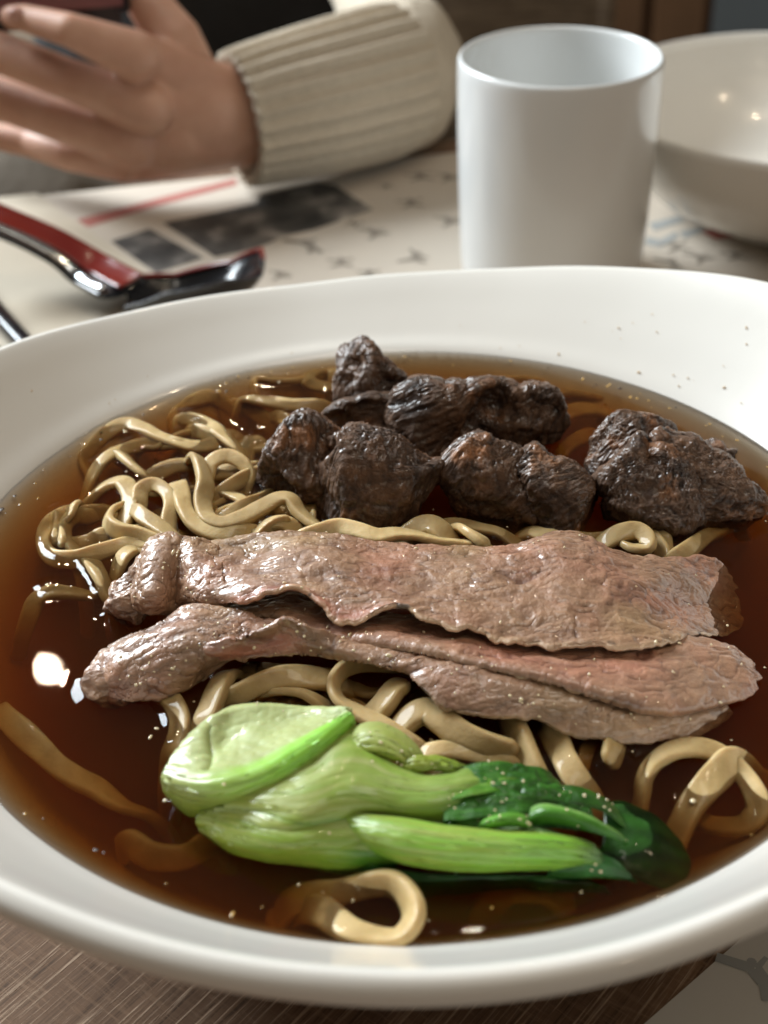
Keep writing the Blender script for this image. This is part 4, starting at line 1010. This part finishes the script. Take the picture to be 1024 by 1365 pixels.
# ------------------------------------------------------------------ second bowl
B2C = W(1052, 284, 0)
bowl2 = lathe('serving_bowl', [(r * 1.1, z) for r, z in [(0, .008), (.03, .0085), (.05, .015), (.066, .031), (.0725, .046), (.0735, .0505), (.0741, .0515), (.0748, .0518), (.0756, .0512), (.0758, .0500), (.0752, .047), (.068, .029), (.052, .011), (.036, .005), (.0345, .0045), (.034, .0008), (.033, .0003), (.031, .0006), (.030, .004), (0, .005)]], B2C, M_BOWL)
# the pendant bulbs over the table: each stands where its reflection in the serving bowl says
def bulb_over(px, py, height, r, power):
    me = bowl2.data; best = None
    for v in me.vertices:
        n = np.array(v.normal); p = np.array(v.co)
        d = p - CAM
        x = 512 + F * (d @ CR) / (d @ _f); y = 682.5 - F * (d @ CU) / (d @ _f)
        rr = math.hypot(p[0] - B2C[0], p[1] - B2C[1])
        if n @ d > 0 or rr > 0.0800 or p[2] < 0.008: continue
        e = (x - px) ** 2 + (y - py) ** 2
        if best is None or e < best[0]: best = (e, p, n, d)
    e, p, n, d = best; d = d / np.linalg.norm(d); rf = d - 2 * (d @ n) * n
    t = (height - p[2]) / max(rf[2], 0.35)
    l = bpy.data.lights.new("pendant_bulb", 'POINT'); l.energy = power; l.shadow_soft_size = r; l.color = (1.0, 0.80, 0.56)
    o = bpy.data.objects.new("pendant_bulb", l); COL.objects.link(o); o.location = p + rf * t
    return p + rf * t
for a in ((968, 145), (1008, 172), (1012, 75)): print('bulb', bulb_over(*a, 1.3, 0.022, 2.4))
tag(bowl2, 'smaller empty white bowl with lamp reflections, right behind the tea cup', 'bowl')

# ------------------------------------------------------------------ paper mats, napkin, prints
def sheet(name, corners, z, thick, mat, label=None, cat=None, wav=0.0, n=40, parent=None):
    A, B, Cc, D = [np.array(c, float) for c in corners]
    u = np.linspace(0, 1, n)[None, :, None]; v = np.linspace(0, 1, n)[:, None, None]
    G = (A * (1 - u) + B * u) * (1 - v) + (D * (1 - u) + Cc * u) * v
    G[..., 2] = z + thick + (wav * (1 + fbm(np.stack([G[..., 0] * 14, G[..., 1] * 14, G[..., 0] * 0], -1), 2, 9)) if wav else 0)
    V = np.concatenate([G.reshape(-1, 3), (G * np.array([1, 1, 0]) + np.array([0, 0, z])).reshape(-1, 3)])
    q = quads(n, n); o = n * n
    ring = list(range(n)) + [i * n + n - 1 for i in range(1, n)] + [(n - 1) * n + j for j in range(n - 2, -1, -1)] + [i * n for i in range(n - 2, 0, -1)]
    Fc = q.tolist() + (q[:, ::-1] + o).tolist() + [[c, a, a + o, c + o] for a, c in zip(ring, ring[1:] + ring[:1])]
    ob = mesh_obj(name, V, Fc, mat, parent, False)
    if label: tag(ob, label, cat)
    return ob
def lift(p, z): return np.array([p[0], p[1], z])
m1 = W(62, 262, 0); m2 = W(330, 234, 0); md = (m2 - m1) / np.linalg.norm(m2 - m1); mn = np.array([md[1], -md[0], 0])   # toward the camera
mat1 = sheet('paper_placemat', [m1 - md * .03, m1 + md * .46, m1 + md * .46 + mn * .26, m1 - md * .03 + mn * .26], 0.0004, 0.0003, M_PAPER,
    'cream paper placemat printed with grey figures and dark photographs behind the bowl', 'placemat')
k1 = W(1008, 1236, 0); k2 = W(858, 1368, 0); kd = (k2 - k1) / np.linalg.norm(k2 - k1); kn = np.array([-kd[1], kd[0], 0])
if kn[0] < 0: kn = -kn
mat2 = sheet('paper_placemat', [k1 - kd * .05, k1 - kd * .05 + kn * .2, k2 + kd * .1 + kn * .2, k2 + kd * .1], 0.0004, 0.0003, M_PAPER2,
    'grey paper placemat corner printed with a leaping figure, in front of the bowl', 'placemat')
nap = sheet('paper_napkin', [W(-60, 274, 0), W(50, 264, 0), W(300, 440, 0), W(-60, 560, 0)], 0.0009, 0.0005, M_NAPKIN, 'cream paper napkin lying under the spoon and chopsticks', 'napkin', 0.0006)

def flat(name, polys, z, mat, parent):
    V, Fc = [], []
    for p in polys:
        o = len(V); n = len(p)
        V += [lift(x, z) for x in p] + [lift(x, z - 0.00008) for x in p]
        Fc += [list(range(o, o + n)), list(range(o + 2 * n - 1, o + n - 1, -1))] + [[o + i, o + n + i, o + n + (i + 1) % n, o + (i + 1) % n] for i in range(n)]
    return mesh_obj(name, V, Fc, mat, parent, False)
c1 = (0, 0, 1.652)
def q1(pts): return [W(x / 1.652, y / 1.652, 0) for x, y in pts]
ZP = 0.00088
for pl in ([(245,535),(330,508),(448,572),(345,606)], [(360,495),(470,473),(560,452),(640,520),(560,552),(475,570)], [(575,432),(700,405),(740,412),(822,465),(690,510),(640,520),(562,455)]):
    flat('printed_photo', [q1(pl)], ZP, M_PHOTO, mat1)
flat('printed_stripe', [q1([(170,488),(350,440),(520,397),(522,410),(350,456),(195,504)])], ZP, M_RED, mat1)

def stroke(a, b, w0, w1):
    a, b = np.array(a, float), np.array(b, float); d = b - a; L = np.linalg.norm(d) + 1e-9; n = np.array([-d[1], d[0]]) / L
    w0, w1 = w0 * 1.5, w1 * 1.7; return [a + n * w0, a - n * w0, b - n * w1, b + n * w1]
def disc(c, r, n=10): return [np.array([c[0] + r * math.cos(2 * math.pi * k / n), c[1] + r * math.sin(2 * math.pi * k / n)]) for k in range(n)]
POSES = [   # limbs of little dancers in unit coordinates: (from, to, half widths)
 [((0,.1),(0,-.25),.10,.08),((0,.05),(-.6,.28),.06,.03),((0,.05),(.55,.22),.06,.03),((0,-.25),(-.5,-.5),.08,.03),((0,-.25),(.45,-.6),.08,.03)],
 [((0,.12),(.1,-.2),.11,.09),((0,.1),(-.45,.5),.06,.03),((0,.1),(.5,.05),.06,.03),((.1,-.2),(-.35,-.65),.08,.03),((.1,-.2),(.6,-.35),.09,.03)],
 [((-.05,.1),(.05,-.25),.12,.10),((-.05,.1),(-.75,.5),.09,.07),((0,.1),(.3,.35),.05,.03),((.05,-.25),(-.1,-.7),.08,.04),((.05,-.25),(.3,-.75),.08,.05)],
]
def figure(px, py, size, pose, rot, mat, parent, sx=1.0, nm='printed_figure'):
    o = W(px, py, 0); polys = []
    c, s = math.cos(rot), math.sin(rot)
    def tr(p): x, y = p[0] * sx, p[1]; return o + np.array([(x * c - y * s) * size, (x * s + y * c) * size, 0])
    k = 0
    hd = flat(nm, [[tr(p) for p in stroke(*l)] for l in POSES[pose][:1]], ZP, mat, parent)
    V = []
    bpy.data.objects.remove(hd)
    allp = [[tr(p) for p in stroke(*l)] for l in POSES[pose]] + [[tr(p) for p in disc((POSES[pose][0][0][0], .27), .11)]]
    VV, FF = [], []
    for i, p in enumerate(allp):        # each limb a hair above the one before, so no faces coincide
        z = ZP + i * 0.00002; off = len(VV); VV += [lift(x, z) for x in p]; FF.append(list(range(off, off + len(p))))
    return mesh_obj(nm, VV, FF, mat, parent, False)
for px, py, sz, po, ro in ((412,328,.022,2,.2),(455,351,.016,0,.1),(497,312,.018,1,.3),(553,344,.020,1,-.5),(548,272,.018,0,.2),(597,296,.018,1,.2),(492,366,.014,0,.0),(372,368,.014,1,.1),(560,236,.020,0,.2),(596,238,.018,1,.1),(515,250,.012,0,.4),(900,330,.018,0,.2),(930,345,.016,1,.3),(980,342,.016,0,.1),(895,352,.014,2,.1),(470,300,.012,0,1.0)):
    figure(px, py, sz * .58, po, ro, M_INK, mat1)
figure(1010, 1300, .0096, 2, .1, M_INK2, mat2)
for pl in ([(865,300),(905,290),(915,296),(872,310)], [(862,318),(880,322),(900,312),(905,318),(880,332),(860,328)], [(905,312),(935,305),(940,310),(912,320)]):
    flat('printed_line', [[W(x, y, 0) for x, y in pl]], ZP, M_INK2, mat1)
flat('printed_emblem', [[W(x, y, 0) for x, y in ((935,312),(960,304),(990,308),(985,318),(955,322))]], ZP, M_RED, mat1)
flat('printed_emblem', [[W(x, y, 0) for x, y in ((1005,305),(1040,298),(1040,308),(1008,312))]], ZP, M_RED, mat1)

# ------------------------------------------------------------------ spoon and chopsticks
spoon = empty('soup_spoon', tuple(W(200, 392, 0)), 'black lacquered soup spoon with red inside, lying on the napkin behind the bowl', 'spoon')
def spoon_build():
    # handle: channel from (0,300) to (165,395); bowl: from (165,395) to (360,352)
    h0 = W(-50, 283, .034); h1 = W(60, 330, .020); h2 = W(120, 366, .011); h3 = W(166, 391, .010)
    ctr = catmull(np.array([h0, h1, h2, h3]), 40)
    tip = W(352, 352, .019); ax = tip - h3; L = np.linalg.norm(ax[:2]); a = np.array([ax[0], ax[1], 0]) / L; s = np.array([-a[1], a[0], 0])
    # spoon bowl: rows across
    nu, nv = 60, 31; G = np.zeros((nv, nu, 3)); U = np.linspace(0, 1, nu); Vv = np.linspace(-1, 1, nv)
    for i, u in enumerate(U):
        wid = 0.0235 * math.sqrt(max(0, math.sin(math.pi * min(1, 0.10 + u * 0.88)) ** 0.7)) * (0.75 + .25 * u) if u < 1 else 0.0005
        wid = max(wid, 0.0015)
        rim = .010 + .0095 * u ** 1.2; dep = 0.015 * math.sin(math.pi * (0.05 + 0.93 * u)) ** .7
        for j, v in enumerate(Vv):
            G[j, i] = lift(h3 + a * L * u + s * wid * v, rim - dep * (1 - abs(v) ** 2.2) - v * 0.006 * min(1, u * 3, (1 - u) * 4))
    G[..., 2] = np.maximum(G[..., 2], 0.0030)
    o = slab('spoon_bowl', G, 0.0018, M_BLACK); keep(o, spoon)
    ring = G[-1].copy(); ring[:, 2] += 0.0009
    V, q = sweep(catmull(ring, 260), 0.0018, 0.0012, (0, 0, 0), 0); o = mesh_obj('rim_line', V, q, M_REDLAC); keep(o, spoon)
    T = np.gradient(ctr, axis=0); T /= np.linalg.norm(T, axis=1, keepdims=True); sd = np.cross(T, (0, 0, 1.0)); sd /= np.linalg.norm(sd, axis=1, keepdims=True); up = np.cross(sd, T)
    def strip(w0, w1, hh):
        rows = []
        for t in np.linspace(w0, w1, 9): rows.append(ctr + sd * t + up * (hh + 0.0022 * (t / 0.0100) ** 2))
        return np.array(rows)
    o = slab('handle', strip(-.0102, .0106, 0.0), 0.0050, M_BLACK); keep(o, spoon)
    V, q = sweep(ctr + sd * 0.0086 + up * 0.0052, 0.0026, 0.0008, (0, 0, 0), 0); o = mesh_obj('edge_glint', V, q, M_EDGE_GLINT); keep(o, spoon)  # added pale strip: the window's reflection on the handle bevel, built as geometry
    o = slab('handle_inlay', strip(-.0092, .0022, 0.0030), 0.0007, M_REDLAC); keep(o, spoon)
spoon_build()
def chopstick(a, b, lab):
    C = catmull(np.array([a, b]), 30); n = len(C); t = np.linspace(0, 1, n)
    T = (b - a) / np.linalg.norm(b - a); sd = np.cross(T, (0, 0, 1)); sd /= np.linalg.norm(sd); up = np.cross(sd, T)
    m = 16; an = np.linspace(0, 2 * math.pi, m, endpoint=False) + math.pi / 8; V = []
    ex = np.sign(np.cos(an)) * np.abs(np.cos(an)) ** .6; ey = np.sign(np.sin(an)) * np.abs(np.sin(an)) ** .6
    for i in range(n):
        r = 0.0030 + 0.0012 * t[i]; V.append(C[i] + np.outer(ex * r, sd) + np.outer(ey * r, up))
    V = np.concatenate(V); q = quads(n, m, True).tolist() + [list(range(m))[::-1], [(n - 1) * m + j for j in range(m)]]
    o = mesh_obj('chopstick', V - C[0], q, M_BLACK); o.location = C[0]
    tag(o, lab, 'chopstick', 'pair of chopsticks on the napkin')
chopstick(W(70, 500, .0052), W(-50, 368, .0052), 'glossy black chopstick lying nearer to the spoon on the napkin')
chopstick(W(38, 518, .0052), W(-95, 392, .0052), 'glossy black chopstick mostly out of view beyond its twin')

# ------------------------------------------------------------------ person
HY = 0.585
person = empty('person', (-0.05, 0.95, -0.73), 'person in a cream ribbed sweater holding a phone across the table', 'person')
def ball_chain(nodes, step=0.22):
    """nodes: (px, py, y, radius px, flatten) -> list of (centre, radius)"""
    pts = []
    P = [(WY(a, b, y), r * ((WY(a, b, y) - CAM) @ _f) / F) for a, b, y, r in nodes]
    for (p, r), (q, s) in zip(P, P[1:]):
        n = max(2, int(np.linalg.norm(q - p) / (min(r, s) * step)) + 1)
        for t in np.linspace(0, 1, n): pts.append((p * (1 - t) + q * t, r * (1 - t) + s * t))
    return pts
bm = bmesh.new()
def put(balls, fl=1.0):
    for p, r in balls:
        m = Matrix.Translation(Vector(p)) @ Matrix.Diagonal((r, r * fl, r, 1))
        bmesh.ops.create_icosphere(bm, subdivisions=3, radius=1.0, matrix=m)
H = HY
put(ball_chain([(16, 23, H-.004, 16), (32, 24, H-.008, 18), (92, 40, H-.018, 23), (180, 74, H-.010, 34)]))                  # index finger
put(ball_chain([(-70, 55, H+.012, 21), (0, 70, H+.004, 28), (92, 106, H-.006, 28), (196, 143, H-.007, 36)]))          # middle finger
put(ball_chain([(-70, 108, H+.014, 21), (0, 131, H+.012, 29), (70, 158, H+.002, 28), (178, 191, H-.003, 35)]))        # ring finger
put(ball_chain([(-40, 175, H+.030, 17), (40, 190, H+.024, 20), (95, 205, H+.012, 24), (165, 212, H+.004, 31)]))       # little finger
put(ball_chain([(180, 76, H-.002, 36), (250, 118, H+.006, 50), (320, 150, H+.014, 56)], .15), .62)
put(ball_chain([(196, 142, H-.002, 38), (260, 155, H+.004, 62), (325, 160, H+.014, 60)], .15), .55)
put(ball_chain([(178, 190, H, 36), (240, 180, H+.005, 54), (325, 168, H+.014, 54), (480, 130, H+.05, 58)], .15), .75)
put(ball_chain([(165, 212, H+.004, 31), (240, 195, H+.006, 42), (320, 180, H+.014, 44)], .15), .75)
put(ball_chain([(252, 110, H+.012, 44), (232, 55, H+.016, 38), (205, 15, H+.022, 31), (172, -30, H+.03, 25), (140, -60, H+.034, 20)]))  # thumb
me = bpy.data.meshes.new('body'); bm.to_mesh(me); bm.free()
tmp = bpy.data.objects.new('body', me); COL.objects.link(tmp)
md_ = tmp.modifiers.new('r', 'REMESH'); md_.mode = 'VOXEL'; md_.voxel_size = 0.0010
ms = tmp.modifiers.new('s', 'SMOOTH'); ms.iterations = 5; ms.factor = 0.5
dg = bpy.context.evaluated_depsgraph_get()
me2 = bpy.data.meshes.new_from_object(tmp.evaluated_get(dg)); me2.name = 'body'
bpy.data.objects.remove(tmp)
me2.shade_smooth(); me2.materials.clear(); me2.materials.append(M_SKIN)
hand = bpy.data.objects.new('body', me2); COL.objects.link(hand); keep(hand, person)
nl = WY(22, 19, H - .0120); V = nl + ICO6 * np.array([.0035, .0022, .0028]); o = mesh_obj('finger_nail', V, ICOF6, M_NAIL); keep(o, person)

def tube(name, nodes, mat, ribs=0, ribamp=0.0, n=80, m=144, flat_=0.85, wr=0.0, seed=0, parent=person, hollow=True):
    P = np.array([WY(a, b, y) for a, b, y, r in nodes]); R = np.array([r * ((WY(a, b, y) - CAM) @ _f) / F for a, b, y, r in nodes])
    C4 = catmull(np.hstack([P, R[:, None]]), n); C, R = C4[:, :3], C4[:, 3]
    T = np.gradient(C, axis=0); T /= np.linalg.norm(T, axis=1, keepdims=True)
    sd = np.cross(T, (0, 0, 1.0)); sd /= np.linalg.norm(sd, axis=1, keepdims=True); up = np.cross(sd, T)
    a = np.linspace(0, 2 * math.pi, m, endpoint=False)
    rr = R[:, None] * (1 + ribamp * np.sin(a * ribs)[None, :] if ribs else np.ones((1, m)))
    G = C[:, None] + (np.cos(a) * rr * flat_)[..., None] * sd[:, None] + (np.sin(a) * rr)[..., None] * up[:, None]
    if wr: G = G + ((G - C[:, None]) / R[:, None, None]) * (wr * fbm(G * 28, 3, seed))[..., None]
    V = G.reshape(-1, 3); q = quads(n, m, True)[:, ::-1].tolist()
    if hollow:      # turned-in opening
        inner = (C[0] + (G[0] - C[0]) * 0.86 + T[0] * 0.0); inner2 = C[0] + (G[0] - C[0]) * 0.80 + T[0] * 0.03
        o = len(V); V = np.concatenate([V, inner, inner2])
        for j in range(m):
            k = (j + 1) % m
            q.append([j, k, o + k, o + j]); q.append([o + j, o + k, o + m + k, o + m + j])
    ob = mesh_obj(name, V, q, mat); keep(ob, parent); return ob
tube('sweater_cuff', [(316, 160, .597, 88), (345, 153, .602, 91), (430, 132, .615, 97), (505, 112, .635, 98), (530, 104, .643, 94)], M_KNIT, 25, 0.045, 90, 340, .85)
tube('sweater_sleeve', [(506, 112, .637, 91), (516, 108, .642, 96), (528, 98, .650, 97), (530, 72, .665, 90), (510, 25, .69, 66), (485, -30, .72, 58), (460, -90, .75, 62)], M_KNIT, 0, 0, 70, 120, .9, 0.004, 4)
# torso in a dark vest behind the hand, and the lap below the table edge
def ellipsoid(name, c, s, mat, wr=0.0, seed=0, parent=person, rotz=0.0):
    V = ICO6 * np.array(s); V = V + ICO6 * (wr * fbm(V * 12, 3, seed))[:, None]
    cz, sz_ = math.cos(rotz), math.sin(rotz); V = V @ np.array([[cz, sz_, 0], [-sz_, cz, 0], [0, 0, 1]])
    o = mesh_obj(name, V + np.array(c), ICOF6, mat); keep(o, parent); return o
ellipsoid('vest', WY(268, -20, .90) + np.array([0, .06, 0]), (.108, .10, .30), M_DARKCLOTH, .02, 5)
ellipsoid('trousers', WY(-10, 250, .74) + np.array([0, 0.05, -.02]), (.16, .10, .06), M_GREYCLOTH, .015, 6)

# phone
phone = empty('mobile_phone', tuple(WY(60, 0, H + .014)), 'dark mobile phone held in the raised hand across the table', 'phone')
ph = box('phone_body', WY(-86, -76, H + .022), (.150, .0085, .072), M_PHONE_E, None, 0, .004); ph.rotation_euler = (math.radians(-12), math.radians(-3), 0); keep(ph, phone)
pb = box('back_cover', WY(-86, -82, H + .0172), (.143, .0012, .062), M_PHONE, None, 0, .0005); pb.rotation_euler = ph.rotation_euler; keep(pb, phone)

# ------------------------------------------------------------------ seat and furniture far behind
seat = empty('upholstered_seat', (0.16, 1.25, -0.73), 'brown woven upholstered seat back behind the sleeve and the cup', 'seat')
def slabbox(name, c, s, mat, rot, parent, bev=.03):
    bm = bmesh.new(); bmesh.ops.create_cube(bm, size=1.0); bmesh.ops.scale(bm, vec=s, verts=bm.verts)
    bmesh.ops.bevel(bm, geom=bm.edges[:], offset=bev, segments=5, affect='EDGES')
    me = bpy.data.meshes.new(name); bm.to_mesh(me); bm.free(); me.shade_smooth(); me.materials.append(mat)
    o = bpy.data.objects.new(name, me); COL.objects.link(o); o.location = c; o.rotation_euler = rot; keep(o, parent); return o
sc_ = WY(610, 10, 1.15)
slabbox('seat_back', sc_ + np.array([-.13, .06, -.08]), (.52, .12, .50), M_WEAVE, (0, 0, 0), seat)
slabbox('seat_cushion', np.array([sc_[0] - .13, sc_[1] - .15, -.30]), (.52, .40, .14), M_WEAVE, (0, 0, 0), seat)
for sx in (-.36, .10):
    for sy in (-.32, .08): box('leg', (sc_[0] + sx, sc_[1] + sy, -.55), (.05, .05, .36), M_DARKWOOD, seat)
cab = empty('wooden_cabinet', tuple(WY(865, 60, 1.6) * np.array([1, 1, 0]) + np.array([0, 0, -.73])), 'dark brown wooden cabinet standing far behind the two white vessels', 'cabinet')
cc = WY(865, 0, 1.6)
box('carcass', (cc[0], cc[1] + .12, -.17), (.145, .24, 1.12), M_DARKWOOD, cab)
for k in (-1, 1):
    box('door_panel', (cc[0] + k * .034, cc[1] - .004, -.17), (.060, .012, 1.02), plain('lighter_brown_wood', (0.12, 0.062, 0.030), .4, .1, var=.4, scale=12), cab)
S.view_layers[0].update()
